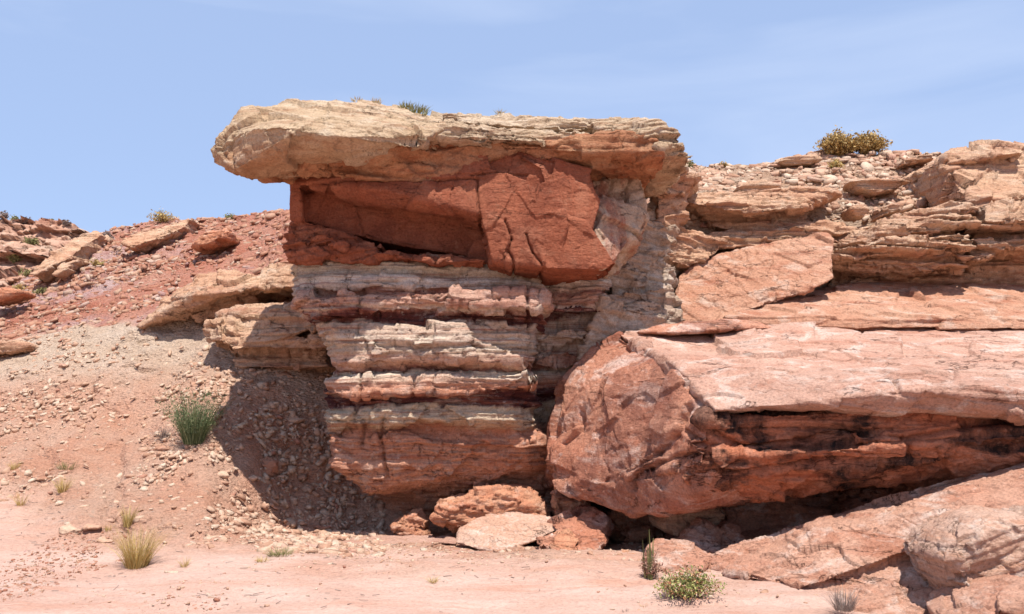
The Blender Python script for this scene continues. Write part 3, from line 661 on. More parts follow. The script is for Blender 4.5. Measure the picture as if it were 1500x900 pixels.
# lower right leaning slab
rock('rock_slab', 'long leaning pale pink slab with eroded pits, lower right corner, rising to the right edge', 'rock slab', 'slab',
 [('b', [(1023,836,9.10),(1026,848,8.95),(1052,868,8.5),(1100,889,8.0),(1210,912,7.5),(1350,945,7.15),(1520,950,6.9),(1760,900,6.8),(1760,680,8.3),(1500,735,8.48),(1350,795,8.35),(1224,840,8.22),(1171,850,8.3),(1100,835,8.85)], .5),
  ('b', [(1020,828,9.0),(1024,838,8.95),(1063,835,8.65),(1171,862,7.98),(1224,847,8.02),(1313,819,8.1),(1388,792,8.2),(1448,754,8.38),(1500,734,8.35),(1760,650,8.1),(1760,612,8.4),(1640,640,8.5),(1500,690,8.6),(1350,733,8.8),(1210,768,9.0),(1100,803,9.05)], .35),
  ('b', [(1190,775,8.9),(1270,752,8.82),(1500,693,8.5),(1700,640,8.35),(1700,650,8.3),(1500,703,8.42),(1300,755,8.72)], .35)], .014, 350,
 big=(.07, 1.0), strata=[(.045, .13, -.28, .35), (.02, .045, -.28, .35)], facet=((.05, 1.3), (.025, 4.0), (.01, 10)), fine=.007, pits=(.045, 6.0), fiss=(.015, .06, 8.5, [[(1120,812),(1200,790),(1215,772)],[(1310,752),(1330,768),(1372,800)],[(1070,822),(1100,815),(1160,806)]]))
rock('boulder', 'whitish pink rounded boulder resting on the leaning slab at the right edge', 'boulder', 'white',
 [('d', [(1376,812),(1395,788),(1430,762),(1500,752),(1580,756),(1600,800),(1560,850),(1500,868),(1440,876),(1402,876),(1384,850)], 7.15, .9, .12, .8)], .013, 360,
 big=(.05, 1.5), strata=[(.03, .07, -.3, 0)], facet=((.05, 2.4), (.02, 7)), fine=.004)
rock('boulder', 'tan rock cut off by the bottom right corner of the picture', 'boulder', 'slab',
 [('d', [(1402,912),(1440,888),(1480,868),(1520,858),(1600,862),(1640,900),(1600,960),(1420,960)], 6.55, .8, .10, .8)], .013, 370,
 big=(.05, 1.5), facet=((.05, 2.4), (.02, 7)), fine=.004)
# rocks at the foot of the pedestal
BR = dict(big=(.05, 1.6), fine=.005)
rock('boulder', 'smooth whitish pink boulder lying on the sand in front of the pedestal rock', 'boulder', 'white',
 [('h', [(664,790,10.9),(672,772,11.0),(700,760,11.15),(745,748,11.35),(800,752,11.4),(826,764,11.2),(820,774,11.0),(790,790,10.8),(738,808,10.55),(715,808,10.6),(668,797,10.75),
  (700,790,11.9),(800,785,12.0),(740,800,11.6)])], .014, 380, big=(.04, 1.2), facet=((.03, 2.0), (.012, 6)), fine=.003)
rock('boulder', 'jagged orange layered rock behind the whitish boulder under the pedestal rock', 'boulder', 'rubble',
 [('d', [(630,760),(640,742),(662,735),(700,722),(735,714),(770,722),(800,740),(805,760),(760,775),(660,778)], 11.55, .7, .20, .75)], .016, 390,
 strata=[(.03, .06, .1, -.2)], facet=((.10, 2.6, 1.6), (.035, 7, 2)), **BR)
rock('rock_fragment', 'small pile of flaky orange rock on the sand just left of the whitish boulder', 'rock', 'rubble',
 [('d', [(574,776),(578,768),(598,762),(602,752),(614,749),(624,758),(628,772),(600,780)], 11.9, .35, .10, .8), ('d', [(578,780),(624,776),(626,785),(585,786)], 11.85, .3, .05, .8)], .012, 400,
 strata=[(.04, .05, .2, 0)], facet=((.05, 5), (.025, 11)), big=None, fine=.004)
rock('boulder', 'orange rough rock wedged under the left corner of the huge boulder', 'boulder', 'rubble',
 [('d', [(806,740),(812,726),(840,730),(866,738),(862,750),(838,756),(826,768),(814,762)], 11.55, .7, .12, .8)], .014, 410, strata=[(.04, .06, 0, 0)], facet=((.07, 4), (.03, 9)), **BR)
rock('boulder', 'brown boulder half shaded by the huge boulder, right of the whitish boulder', 'boulder', 'boulder',
 [('h', [(784,802,10.4),(790,788,10.55),(850,757,10.9),(880,750,10.95),(893,760,10.8),(896,794,10.5),(878,820,10.05),(830,822,10.05),(800,814,10.2),(800,792,11.4),(890,772,11.4)]),
  ('b', [(812,774,10.75),(862,748,10.95),(878,752,10.85),(826,786,10.6)], .5)], .014, 420, strata=[(.03, .08, .3, 0)], facet=((.06, 2.6), (.03, 7)), **BR)
rock('boulder', 'dark shaded rock deep under the huge boulder, left of its middle', 'boulder', 'rubble',
 [('d', [(885,752),(900,740),(960,745),(985,760),(975,800),(905,800),(892,780)], 11.6, .8, .1, .8), ('d', [(905,778),(960,770),(965,790),(915,795)], 11.3, .3, .08, .8)], .018, 430, facet=((.10, 2.6), (.03, 7)), **BR)
rock('boulder', 'tan boulder tucked under the bottom edge of the huge boulder', 'boulder', 'ledge',
 [('d', [(960,764),(970,748),(1000,740),(1050,740),(1063,752),(1050,768),(1020,780),(985,783),(966,775)], 10.6, .9, .18, .8)], .014, 440, facet=((.04, 3.0), (.02, 8)), **BR)
rock('rock_slab', 'grey triangular slab standing in the shade below the tan boulder', 'rock slab', 'boulder',
 [('b', [(990,806,9.8),(1002,786,9.95),(1034,762,10.1),(1062,778,10.05),(1052,820,9.6),(1005,822,9.55)], .3)], .012, 450, facet=((.03, 3.0), (.02, 8)), **BR)
rock('rock_slab', 'round-edged slab leaning behind the grey triangular slab', 'rock slab', 'boulder',
 [('b', [(1044,818,9.8),(1054,778,10.1),(1066,766,10.2),(1082,770,10.2),(1090,790,10.1),(1084,816,9.8)], .3)], .012, 455, facet=((.03, 3.0), (.02, 8)), **BR)
rock('rock_slab', 'sunlit tan block on the sand between the flowering plant and the leaning slab', 'rock slab', 'slab',
 [('b', [(962,812,9.2),(975,802,9.35),(1020,810,9.2),(1042,816,9.0),(1024,840,8.6),(1012,862,8.4),(985,852,8.5),(964,832,8.85)], .6)], .012, 460, facet=((.05, 3.0), (.02, 8)), **BR)
rock('rock_fragment', 'angular orange block lying against the right end of the whitish boulder', 'rock', 'rubble',
 [('b', [(806,800,10.35),(812,786,10.45),(836,780,10.5),(848,792,10.4),(840,808,10.2),(815,812,10.2)], .3)], .012, 466, strata=[(.02, .05, .1, 0)], facet=((.05, 4), (.02, 9)), big=None, fine=.004)
rock('rock_fragment', 'small broken orange piece on the sand left of the plant with spikes', 'rock', 'rubble',
 [('b', [(905,822,9.9),(916,812,10.0),(932,814,10.0),(938,824,9.85),(925,832,9.75)], .2)], .010, 467, facet=((.04, 5), (.02, 10)), big=None, fine=.004)
rock('rock_fragment', 'flat whitish stone lying alone on the sand', 'rock', 'white',
 [('d', [(776,831),(790,826),(808,824),(809,829),(796,833)], 9.95, .16, .03, .8)], .010, 465, big=None, facet=((.02, 7),), fine=.003)
M['crust'] = rockmat('sandy_crust', (.45, .255, .19), (.50, .31, .24), (.40, .19, .13), (.54, .36, .29), pale_amt=.4, streak_scale=(1, 3, 1))
rock('rock_crust', 'thin low shelf of crusted pink sandstone on the sand before the pedestal rock', 'rock crust', 'crust',
 [('b', [(455,800,11.05),(560,788,11.9),(640,780,12.2),(668,792,11.3),(668,800,10.9),(600,803,10.85),(500,806,10.75)], .25), ('b', [(520,822,9.95),(575,806,10.5),(640,804,10.6),(745,812,10.2),(752,818,10.0),(735,826,9.8),(700,832,9.6),(640,836,9.5),(560,832,9.65)], .12)], .014, 468, big=(.015, 1.5), facet=((.02, 3), (.008, 9)), fine=.003)
# shaded rock band below the boulder on the right
rock('rock_ledge', 'dark shaded broken ledge in the gap under the huge boulder', 'rock ledge', 'boulder',
 [('b', [(1060,740,10.7),(1140,728,10.75),(1144,770,10.6),(1145,800,10.3),(1070,806,10.3)], 1.0), ('b', [(1146,730,10.7),(1220,715,10.8),(1232,740,10.7),(1235,790,10.3),(1146,800,10.4)], 1.0),
  ('b', [(1235,725,10.5),(1330,700,10.7),(1420,690,10.7),(1600,680,10.7),(1600,760,10.3),(1400,780,10.2),(1240,790,10.2)], 1.0), ('b', [(1232,738,10.25),(1250,730,10.3),(1288,738,10.3),(1275,752,10.1),(1245,752,10.1)], .4),
  ('b', [(1000,780,10.9),(1200,790,10.6),(1500,760,10.6),(1600,850,9.4),(1300,850,9.2),(1080,826,9.5),(1000,815,9.9)], 1.2)], .02, 470,
 strata=[(.05, .12, 0, 0)], facet=((.06, 2.6), (.03, 7)), crack=(.05, 1.5, .05), **BR)
# ------------------------------------------------------------------ RIGHT CLIFF outcrops
LK = dict(big=(.06, 1.1), fine=.009)
rock('rock_ledge', 'curved overhanging rim on the right hillside beside the cap, above a hollow', 'rock ledge', 'ledge',
 [('b', [(1000,284,13.6),(1030,292,13.3),(1110,302,13.2),(1180,296,13.3),(1230,276,13.7),(1232,284,13.65),(1180,304,13.25),(1110,311,13.1),(1030,302,13.2),(1000,296,13.4)], 1.4),
  ('b', [(1020,306,13.9),(1180,306,13.9),(1185,330,13.7),(1100,336,13.55),(1040,332,13.6)], .8),
  ('b', [(1010,345,13.5),(1100,338,13.4),(1200,326,13.7),(1300,330,13.7),(1200,350,13.4),(1100,362,13.3),(1010,365,13.3)], .9)], .022, 500,
 strata=[(.08, .07, .03, 0), (.05, .03, .03, 0)], facet=((.07, 2.4, 2), (.03, 7, 2)), **LK)
rock('rock_ledge', 'stack of thin tilted beds just left of the leaning orange slab', 'rock ledge', 'ledge',
 [('b', [(970,340,13.1),(1000,335,13.3),(1060,352,13.2),(1060,366,13.1),(1030,380,12.95),(1010,392,12.9),(985,385,12.85),(972,362,12.9)], 1.0)], .02, 505,
 strata=[(.12, .085, .25, 0), (.04, .035, .25, 0)], facet=((.06, 2.6), (.03, 7)), **LK)
rock('rock_ledge', 'thick layered outcrop under the rubble slope, right of the leaning orange slab', 'rock ledge', 'ledge',
 [('b', [(1195,388,13.6),(1215,352,13.5),(1260,338,13.4),(1330,312,13.5),(1410,297,13.3),(1428,305,13.0),(1422,330,12.95),(1340,342,13.0),(1250,356,13.1)], 1.2),
  ('b', [(1216,368,13.1),(1300,352,12.9),(1425,340,12.8),(1432,352,12.75),(1420,366,12.8),(1300,372,12.95),(1220,378,13.1)], 1.4),
  ('b', [(1215,376,13.5),(1300,374,13.1),(1412,368,13.0),(1405,392,13.15),(1330,400,13.3),(1216,396,13.5)], 1.0),
  ('b', [(1215,392,13.9),(1420,380,13.8),(1425,430,13.7),(1215,430,13.8)], .6)], .02, 510,
 strata=[(.13, .10, .09, 0), (.08, .035, .09, 0)], facet=((.08, 2.2, 2), (.03, 7, 2)), crack=(.05, 1.5, .05), **LK)
rock('rock_outcrop', 'big smooth-faced sandstone outcrop at the top right corner of the cliff', 'rock outcrop', 'ledge',
 [('b', [(1384,232,13.9),(1400,222,14.1),(1440,214,14.2),(1500,212,14.2),(1760,225,14.0),(1760,315,13.1),(1500,318,13.1),(1440,318,13.1),(1430,300,13.2),(1400,275,13.5),(1386,262,13.8)], 2.2),
  ('b', [(1384,230,13.7),(1400,220,13.8),(1440,213,13.8),(1500,211,13.8),(1500,224,13.6),(1430,228,13.6),(1395,240,13.7)], 1.5),
  ('b', [(1440,300,13.1),(1500,285,13.0),(1760,280,13.0),(1760,325,12.85),(1500,325,12.85),(1440,322,12.95)], 1.0)], .022, 520,
 strata=[(.06, .20, -.1, 0)], facet=((.13, 1.5), (.05, 4)), crack=(.05, 1.2, .05), **LK)
rock('rock_ledge', 'dark-shadowed flaky beds below the top right outcrop, at the right edge', 'rock ledge', 'ledge',
 [('b', [(1440,320,13.0),(1760,305,12.9),(1760,325,12.9),(1500,330,12.95),(1440,334,13.05)], 1.2),
  ('b', [(1425,335,13.6),(1760,325,13.5),(1760,350,13.4),(1430,352,13.5)], 1.0),
  ('b', [(1428,350,13.15),(1760,338,12.9),(1760,372,12.9),(1500,366,12.95),(1430,362,13.1)], 1.2),
  ('b', [(1420,362,13.3),(1460,368,13.2),(1456,380,13.2),(1425,382,13.3)], 1.0),
  ('b', [(1420,372,13.7),(1760,370,13.6),(1760,440,13.6),(1420,440,13.7)], .8)], .02, 530,
 strata=[(.12, .09, 0, 0), (.07, .035, 0, 0)], facet=((.08, 2.2, 2), (.03, 7, 2)), **LK)
rock('rock_slab', 'grey tilted slabs standing in shade under the right end of the cap', 'rock slab', 'ledge',
 [('b', [(966,238,12.6),(1008,236,12.6),(1012,248,12.7),(1000,262,12.8),(970,270,12.8)], .7), ('b', [(968,266,12.7),(1018,250,12.9),(1030,262,13.0),(1000,285,13.0),(966,285,12.8)], .7),
  ('b', [(962,282,12.9),(1005,282,13.1),(1002,330,13.1),(965,345,12.9)], .7)], .02, 540, strata=[(.05, .10, -.4, 0)], facet=((.06, 2.6), (.03, 7)), **LK)
for k, (lab, pts, Y) in enumerate([
 ('pale curved slab bedded in the rubble, below the small yellow bush', [(1075,277),(1095,266),(1120,264),(1142,272),(1118,284),(1085,286)], 14.6),
 ('long curved pale slab in the rubble right of the bushes', [(1246,266),(1262,262),(1290,274),(1318,268),(1331,266),(1312,280),(1285,284),(1258,278)], 14.8),
 ('small square whitish slab in the rubble slope left of the layered outcrop', [(1246,305),(1258,300),(1272,308),(1266,318),(1250,316)], 14.0),
 ('arched red slab in the rubble above the layered outcrop', [(1289,306),(1305,298),(1324,300),(1320,308),(1300,312),(1292,318)], 14.0),
 ('flat stack of grey flakes on the skyline left of the ridge bushes', [(1140,238),(1150,230),(1190,229),(1205,233),(1190,240),(1150,242)], 16.4),
 ('thin flat slabs on the skyline rubble just left of the top right outcrop', [(1318,238),(1345,228),(1366,226),(1370,232),(1345,238),(1322,242)], 15.9)]):
    rock('rock_slab', lab, 'rock slab', 'ledge', [('d', pts, Y-.35, .5, .05, .85)], .015, 550+k, big=(.02, 2), strata=[(.04, .05, 0, 0)], facet=((.03, 5),), fine=.004, group='slabs on the rubble slope')
# ------------------------------------------------------------------ LEFT HILL outcrops
rock('rock_ledge', 'overhanging tan ledge on the left hillside with a shaded hollow under it', 'rock ledge', 'ledge',
 [('b', [(200,478,15.1),(236,456,14.9),(262,440,14.7),(290,402,14.8),(330,398,14.7),(376,402,14.5),(378,420,14.2),(340,428,14.2),(290,434,14.3),(262,442,14.5),(236,462,14.8),(206,480,15.0)], 1.4),
  ('b', [(270,440,14.9),(376,424,14.8),(376,450,14.9),(290,470,14.9)], .8),
  ('b', [(376,398,14.6),(385,386,14.6),(430,380,14.3),(470,380,14.2),(470,420,14.0),(420,418,14.1),(380,424,14.2)], 1.4)], .022, 600,
 strata=[(.05, .14, 0, 0)], facet=((.08, 2.0), (.03, 7)), **LK)
rock('rock_ledge', 'rough banded ledge joining the pedestal rock on its left side, above the deep shadow', 'rock ledge', 'ledge',
 [('b', [(300,480,13.7),(312,470,13.7),(345,448,14.0),(400,446,13.9),(480,440,13.3),(490,470,13.0),(400,500,13.15),(345,506,13.3),(325,500,13.4),(308,502,13.5)], 1.4),
  ('b', [(318,500,13.4),(480,492,13.1),(480,506,13.05),(340,512,13.3)], .9),
  ('b', [(330,508,13.8),(480,500,13.6),(480,540,13.5),(350,540,13.6)], .8),
  ('b', [(300,476,13.5),(322,470,13.4),(326,500,13.3),(306,504,13.4)], .4)], .02, 610,
 strata=[(.06, .13, 0, 0), (.03, .05, 0, 0)], facet=((.09, 2.2), (.035, 7)), crack=(.06, 1.4, .06), **LK)
rock('rock_slab', 'large tilted brown slab sticking out near the left skyline', 'rock slab', 'ledge',
 [('b', [(40,400,18.6),(60,384,18.9),(90,362,19.5),(120,345,20.2),(142,340,20.6),(146,346,20.4),(120,362,19.6),(105,378,19.2),(80,388,18.8),(50,404,18.5)], .7),
  ('b', [(75,398,18.6),(100,382,18.9),(118,376,19.2),(100,392,18.7),(80,404,18.5)], .5)], .025, 620,
 strata=[(.06, .12, -.6, 0)], facet=((.08, 2.0), (.03, 6)), **LK)
rock('rock_slab', 'low layered brown slab on the left skyline below the straw-coloured bush', 'rock slab', 'ledge',
 [('b', [(178,356,19.6),(200,340,20.2),(250,330,20.8),(280,322,21),(268,334,20.4),(230,350,19.8),(190,362,19.4)], .8)], .025, 630, strata=[(.06, .10, -.3, 0)], facet=((.07, 2.4), (.03, 6)), **LK)
rock('rock_slab', 'wedge of red rock jutting from the upper left slope near the pedestal rock', 'rock slab', 'rubble',
 [('d', [(282,362),(300,340),(334,336),(338,350),(318,360),(300,366)], 18.6, .9, .2, .7)], .025, 640, strata=[(.05, .10, -.2, 0)], facet=((.08, 2.4), (.03, 6)), **LK)
rock('rock_slab', 'flat tan slab jutting from the left edge of the picture at the foot of the red slope', 'rock slab', 'ledge',
 [('d', [(-30,512),(-10,502),(30,500),(42,506),(38,514),(10,518),(-20,522)], 15.0, .7, .08, .85)], .02, 650, strata=[(.03, .08, 0, 0)], facet=((.05, 3), (.02, 8)), **LK)
rock('rock_slab', 'thin dark-edged red slab at the left edge below the tilted slab', 'rock slab', 'rubble',
 [('d', [(-30,438),(-5,426),(28,426),(34,428),(10,434),(-15,444)], 17.2, .6, .05, .85)], .02, 655, strata=[(.03, .08, 0, 0)], facet=((.05, 3), (.02, 8)), **LK)
# far ridge beyond, upper left
def far_ridge():
    px = np.linspace(-500, 190, 320); r = np.linspace(0, 1, 130)
    top = np.interp(px, [-500, 0, 40, 70, 100, 120, 150, 190], [330, 319, 322, 326, 328, 336, 352, 380])
    V = []
    for k, x in enumerate(px):
        for t in r:
            py = top[k] + (470-top[k])*(1-t)**1.2 if t < .8 else top[k] + 2
            Y = 30 + 10*t
            if t >= .8: Y = 38 + (t-.8)*30
            w = P(x, top[k] + (470-top[k])*(1-min(t/.8, 1))**1.1, Y)
            V.append((w[0], w[1], w[2] - (max(0, t-.8)*14)))
    V = np.array(V)
    h = V[:,2]/.55 + .7*fbm(V*.3, 700, 3); i = np.floor(h); z0 = i*0
    o = (hsh(i, z0, z0, 701)*2-1)*.6 + fbm(np.stack([V[:,0]*.3, V[:,1]*.3, i*3.3], 1), 702, 3)
    f1, f2, pl = cells(V*1.1, 703)
    f1b, f2b, plb = cells(V*2.6, 705)
    V[:,1] -= .9*o + .6*pl + .3*plb; V[:,2] += .12*fbm(V*1.2, 704, 3) + .14*pl + .06*plb
    a = (np.arange(319)[:,None]*130+np.arange(129)[None,:]).ravel()
    me = mesh_np('ridge', V, quads=np.stack([a, a+130, a+131, a+1], 1)); smooth(me)
    o = bpy.data.objects.new('far_ridge', me); col.objects.link(o); me.materials.append(M['ridge']); tag(o, 'distant pinkish rocky ridge at the upper left', 'ridge', kind='structure')
    return V
RV = far_ridge()
# ------------------------------------------------------------------ loose stones
def shard_shapes(n, seed):
    rng = np.random.default_rng(seed); out = []
    for k in range(n):
        bm = bmesh.new(); m = rng.integers(5, 8); an = np.sort(rng.uniform(0, 2*PI, m)); rr = rng.uniform(.75, 1.05, m); h = rng.uniform(.12, .42); asp = rng.uniform(.45, .9)
        a_ = np.stack([np.cos(an)*rr, np.sin(an)*rr*asp, np.full(m, -h)], 1); b_ = a_*rng.uniform(.7, .98) + np.array([rng.normal()*.08, rng.normal()*.08, 0]); b_[:,2] = h*rng.uniform(.5, 1.2, m)
        pts = np.concatenate([a_, b_])
        for p in pts: bm.verts.new(p)
        r = bmesh.ops.convex_hull(bm, input=bm.verts[:])
        bmesh.ops.delete(bm, geom=[g for g in r['geom_interior'] if isinstance(g, bmesh.types.BMVert)], context='VERTS')
        bmesh.ops.triangulate(bm, faces=bm.faces[:]); bm.verts.ensure_lookup_table(); bm.verts.index_update()
        out.append((np.array([v.co for v in bm.verts]), np.array([[v.index for v in f.verts] for f in bm.faces])))
        bm.free()
    return out
SH = shard_shapes(16, 4)
TN = getN(TM)
def scatter(name, label, W, n, smin, smax, mat, seed, power=2.6, attach=TV, normals=TN, tilt=.3):
    rng = np.random.default_rng(seed); p = W/W.sum()
    ids = rng.choice(len(attach), n, p=p); VV = []; FF = []; tone = []; o = 0
    for i in ids:
        v, f = SH[rng.integers(len(SH))]
        s = smin + (smax-smin)*rng.random()**power
        N = Vector(normals[i]) ; N = (N + Vector(rng.normal(size=3)*tilt) + Vector((0, 0, .5))).normalized()
        q = N.to_track_quat('Z', 'Y'); R = np.array(q.to_matrix()); a = rng.uniform(0, 2*PI)
        Rz = np.array([[math.cos(a), -math.sin(a), 0], [math.sin(a), math.cos(a), 0], [0, 0, 1]])
        w = (v*s) @ (R @ Rz).T + attach[i] + np.array(N)*s*-.02 + rng.normal(size=3)*np.array([.03, .03, .0])
        VV.append(w); FF.append(f+o); o += len(v); tone.append(np.full(len(v), rng.random()))
    me = mesh_np(name, np.concatenate(VV), tris=np.concatenate(FF)); attr(me, 'tone', np.concatenate(tone))
    ob = bpy.data.objects.new(name, me); col.objects.link(ob); me.materials.append(mat)
    return tag(ob, label, 'stones', kind='stuff')
def stonemat(name, stops):
    n = NT(name); v = n.wpos()
    c = n.ramp(n.at('tone'), stops)
    c = n.mix(1.0, c, n.ramp(n.noise(v, 25, 6, .7), [(.3, (.75, .73, .7)), (.7, (1.15, 1.13, 1.1))]), 'MULTIPLY')
    n.l(c, n.b.inputs['Base Color']); n.l(n.bump(n.noise(v, 40, 5, .7), .02, .8), n.b.inputs['Normal']); return n.m
MS_tan = stonemat('tan_shards', [(0, (.42, .24, .165)), (.3, (.50, .31, .22)), (.6, (.54, .38, .28)), (.9, (.58, .45, .35)), (1, (.42, .20, .14))])
MS_red = stonemat('red_shards', [(0, (.34, .15, .10)), (.45, (.41, .21, .14)), (.75, (.44, .28, .20)), (.92, (.48, .36, .29)), (1, (.38, .22, .20))])
vis = (TPX > -60) & (TPX < 1560) & (TPY > 190) & (TPY < 930) & (TV[:,1] > 6)
area = (np.clip(TV[:,1], 1, 40)/12)**.5
clump = sst(-.10, .40, fbm(TV*.9, 88, 4))
W = vis*sst(.25, 1.0, TS)*(.07+clump)*area*(TR < .5)*(TPX < 520)
scatter('loose_stones', 'loose tan and orange stone shards covering the left hillside', W*(TT < 10.2), 15000, .005, .085, MS_tan, 1, 6.0)
W = vis*TR*area*(.2+clump)*(TT < 10.3)
scatter('loose_stones', 'loose red and pink stones on the upper left slope', W, 13000, .012, .14, MS_red, 2, 4.5)
W = vis*(TPX > 960)*sst(8.2, 8.8, TT)*area*(TT < 10.3)*(.25+clump)
scatter('loose_stones', 'flat tan rubble on the slope above the right-hand cliff', W, 11000, .012, .17, MS_tan, 3, 5.5, tilt=.16)
W = vis*(TPX < 1000)*(TT < 5.0)*(TT > 3.0)*sst(.1, .8, clump)*sst(2.5, 5, TT)
scatter('loose_stones', 'scattered pebbles on the pink sand of the wash', W, 3000, .003, .030, MS_tan, 5, 5.0)
W = vis*(((TPX > 560)*(TPX < 1120)*(TT > 4.2)*(TT < 5.4))*1.0 + (TPX > 960)*(TT > 3.1)*(TT < 5)*.5)
scatter('loose_stones', 'small broken stones and grit round the feet of the pedestal rock and the boulders', W, 2200, .005, .06, MS_tan, 7, 4.5)
W = vis*(TPX > 380)*(TPX < 560)*(TPY > 500)*(TT > 4.3)*(TT < 9)*1.0
scatter('loose_stones', 'broken shale pieces in the deep shadow beside the pedestal rock', W, 5000, .006, .11, MS_tan, 6, 4.5)
# individual larger stones
W = vis*(TPX < 330)*(TPY > 780)*(TT > 3.05)*(TT < 5.2)*sst(.12, .3, fbm(TV*1.1, 89, 3))
scatter('loose_stones', 'gravel patches on the sand at the lower left', W, 2600, .004, .035, MS_red, 8, 4.5)
STN = [(104,776,20,'grey-tan crusty stone on the lower left slope beside a dry twig',MS_tan),(136,775,13,'pale stone on the lower left slope, beside the grey-tan crusty stone',MS_tan),(154,790,14,'low crumbly stone near the straw tufts at lower left',MS_tan),
 (330,696,15,'flat tan flagstone on the edge of the pedestal shadow',MS_tan),(236,656,13,'flat orange stone below the dead grey twigs on the left slope',MS_red),(143,636,8,'small flat whitish stone on the open left slope',MS_tan),
 (434,613,15,'squarish grey slab in the shadow on the slope',MS_tan),(396,684,16,'upright reddish stone in the shadow, taller of two',MS_red),(410,688,12,'smaller upright stone beside the taller reddish one in the shadow',MS_red),
 (372,698,12,'grey stone near the left edge of the shadow',MS_tan),(470,770,16,'brown stone at the foot of the shadowed slope',MS_red),(252,834,14,'pale flat stone by the small straw tuft on the sand',MS_tan),
 (50,492,0,'',None)]
def single(px, py, wpx, label, mat, seed):
    g = ground(px, py); s = wpx/F*g[1]; rng = np.random.default_rng(seed)
    bm = bmesh.new(); pts = rng.normal(size=(16, 3)); pts /= np.linalg.norm(pts, axis=1)[:,None]
    for p in pts: bm.verts.new(Vector(p*np.array([s, s*.8, s*(.38 if 'upright' not in label else 1.1)])) + Vector(g))
    r = bmesh.ops.convex_hull(bm, input=bm.verts[:])
    bmesh.ops.delete(bm, geom=[q for q in r['geom_interior'] if isinstance(q, bmesh.types.BMVert)], context='VERTS')
    me = united(bm, max(.010, s*.09), 1); weather(me, seed, big=None, strata=[(.02, .05, .1, 0)], facet=((.03, 7),), fine=.004)
    attr(me, 'tone', np.full(len(me.vertices), rng.uniform(.1, .8)))
    tag(link('stone', me, mat), label, 'stone', 'larger loose stones on the left slope')
for k, (a, b, w, l, m) in enumerate(STN):
    if w: single(a, b, w, l, m, 800+k)
# ------------------------------------------------------------------ plants
def leafmat(name, stops, tr=.25):
    n = NT(name); c = n.ramp(n.at('tone'), stops); n.l(c, n.b.inputs['Base Color']); n.b.inputs['Roughness'].default_value = .7
    t = n.n.new('ShaderNodeBsdfTranslucent'); n.l(c, t.inputs[0]); ms = n.n.new('ShaderNodeMixShader'); ms.inputs[0].default_value = tr
    n.l(n.b.outputs[0], ms.inputs[1]); n.l(t.outputs[0], ms.inputs[2]); n.l(ms.outputs[0], n.n['Material Output'].inputs[0]); return n.m
G_straw = leafmat('straw_blades', [(0, (.30, .18, .06)), (.4, (.52, .36, .12)), (.8, (.62, .48, .22)), (1, (.28, .27, .09))])
G_olive = leafmat('olive_blades', [(0, (.12, .12, .045)), (.5, (.24, .23, .09)), (1, (.42, .36, .16))])
G_green = leafmat('green_blades', [(0, (.06, .085, .04)), (.5, (.13, .17, .075)), (.85, (.22, .25, .13)), (1, (.34, .34, .17))])
G_grey = leafmat('grey_twigs', [(0, (.16, .11, .09)), (.6, (.30, .23, .20)), (1, (.42, .35, .30))])
G_gold = leafmat('golden_leaves', [(0, (.16, .10, .04)), (.4, (.38, .24, .08)), (.8, (.52, .36, .14)), (1, (.60, .48, .24))])
G_mix = leafmat('green_red_leaves', [(0, (.12, .15, .05)), (.4, (.28, .30, .09)), (.62, (.50, .48, .20)), (.72, (.45, .15, .08)), (.85, (.55, .30, .18)), (1, (.70, .56, .42))])
def blades(base, h, rad, n, wid, seed, lean=.5, curl=.35, segs=4):
    rng = np.random.default_rng(seed); V = []; Q = []; T = []; o = 0
    for k in range(n):
        a = rng.uniform(0, 2*PI); r = rad*.35*math.sqrt(rng.random()); b = np.array(base) + np.array([r*math.cos(a), r*math.sin(a), -.01])
        a2 = a + rng.normal()*.5; L = h*rng.uniform(.45, 1.05); le = lean*rng.uniform(.1, 1.0); tn = rng.random()
        side = np.array([-math.sin(a2+rng.normal()*.8), math.cos(a2), 0.]); cu = curl*rng.uniform(-.2, 1)
        for s in range(segs+1):
            t = s/segs; out = (le*t + cu*t*t)*L; up = L*(t - .35*le*t*t)
            c = b + np.array([math.cos(a2)*out, math.sin(a2)*out, up]); w = wid*(1-.85*t)
            V += [c-side*w, c+side*w]; T += [tn, tn]
            if s < segs: Q.append((o+2*s, o+2*s+1, o+2*s+3, o+2*s+2))
        o += 2*(segs+1)
    return np.array(V), np.array(Q), np.array(T)
def tuft(name, label, cat, px, py, hpx, rpx, n, mat, seed, wid=.0025, lean=.6, curl=.4, at=None, group=None):
    g = np.array(at) if at is not None else ground(px, py); k = g[1]/F
    V, Q, T = blades(g, hpx*k, rpx*k, n, wid*max(1, g[1]/11), seed, lean, curl)
    me = mesh_np(name, V, quads=Q); attr(me, 'tone', T)
    return tag(link(name, me, mat, origin=tuple(g)), label, cat, group)
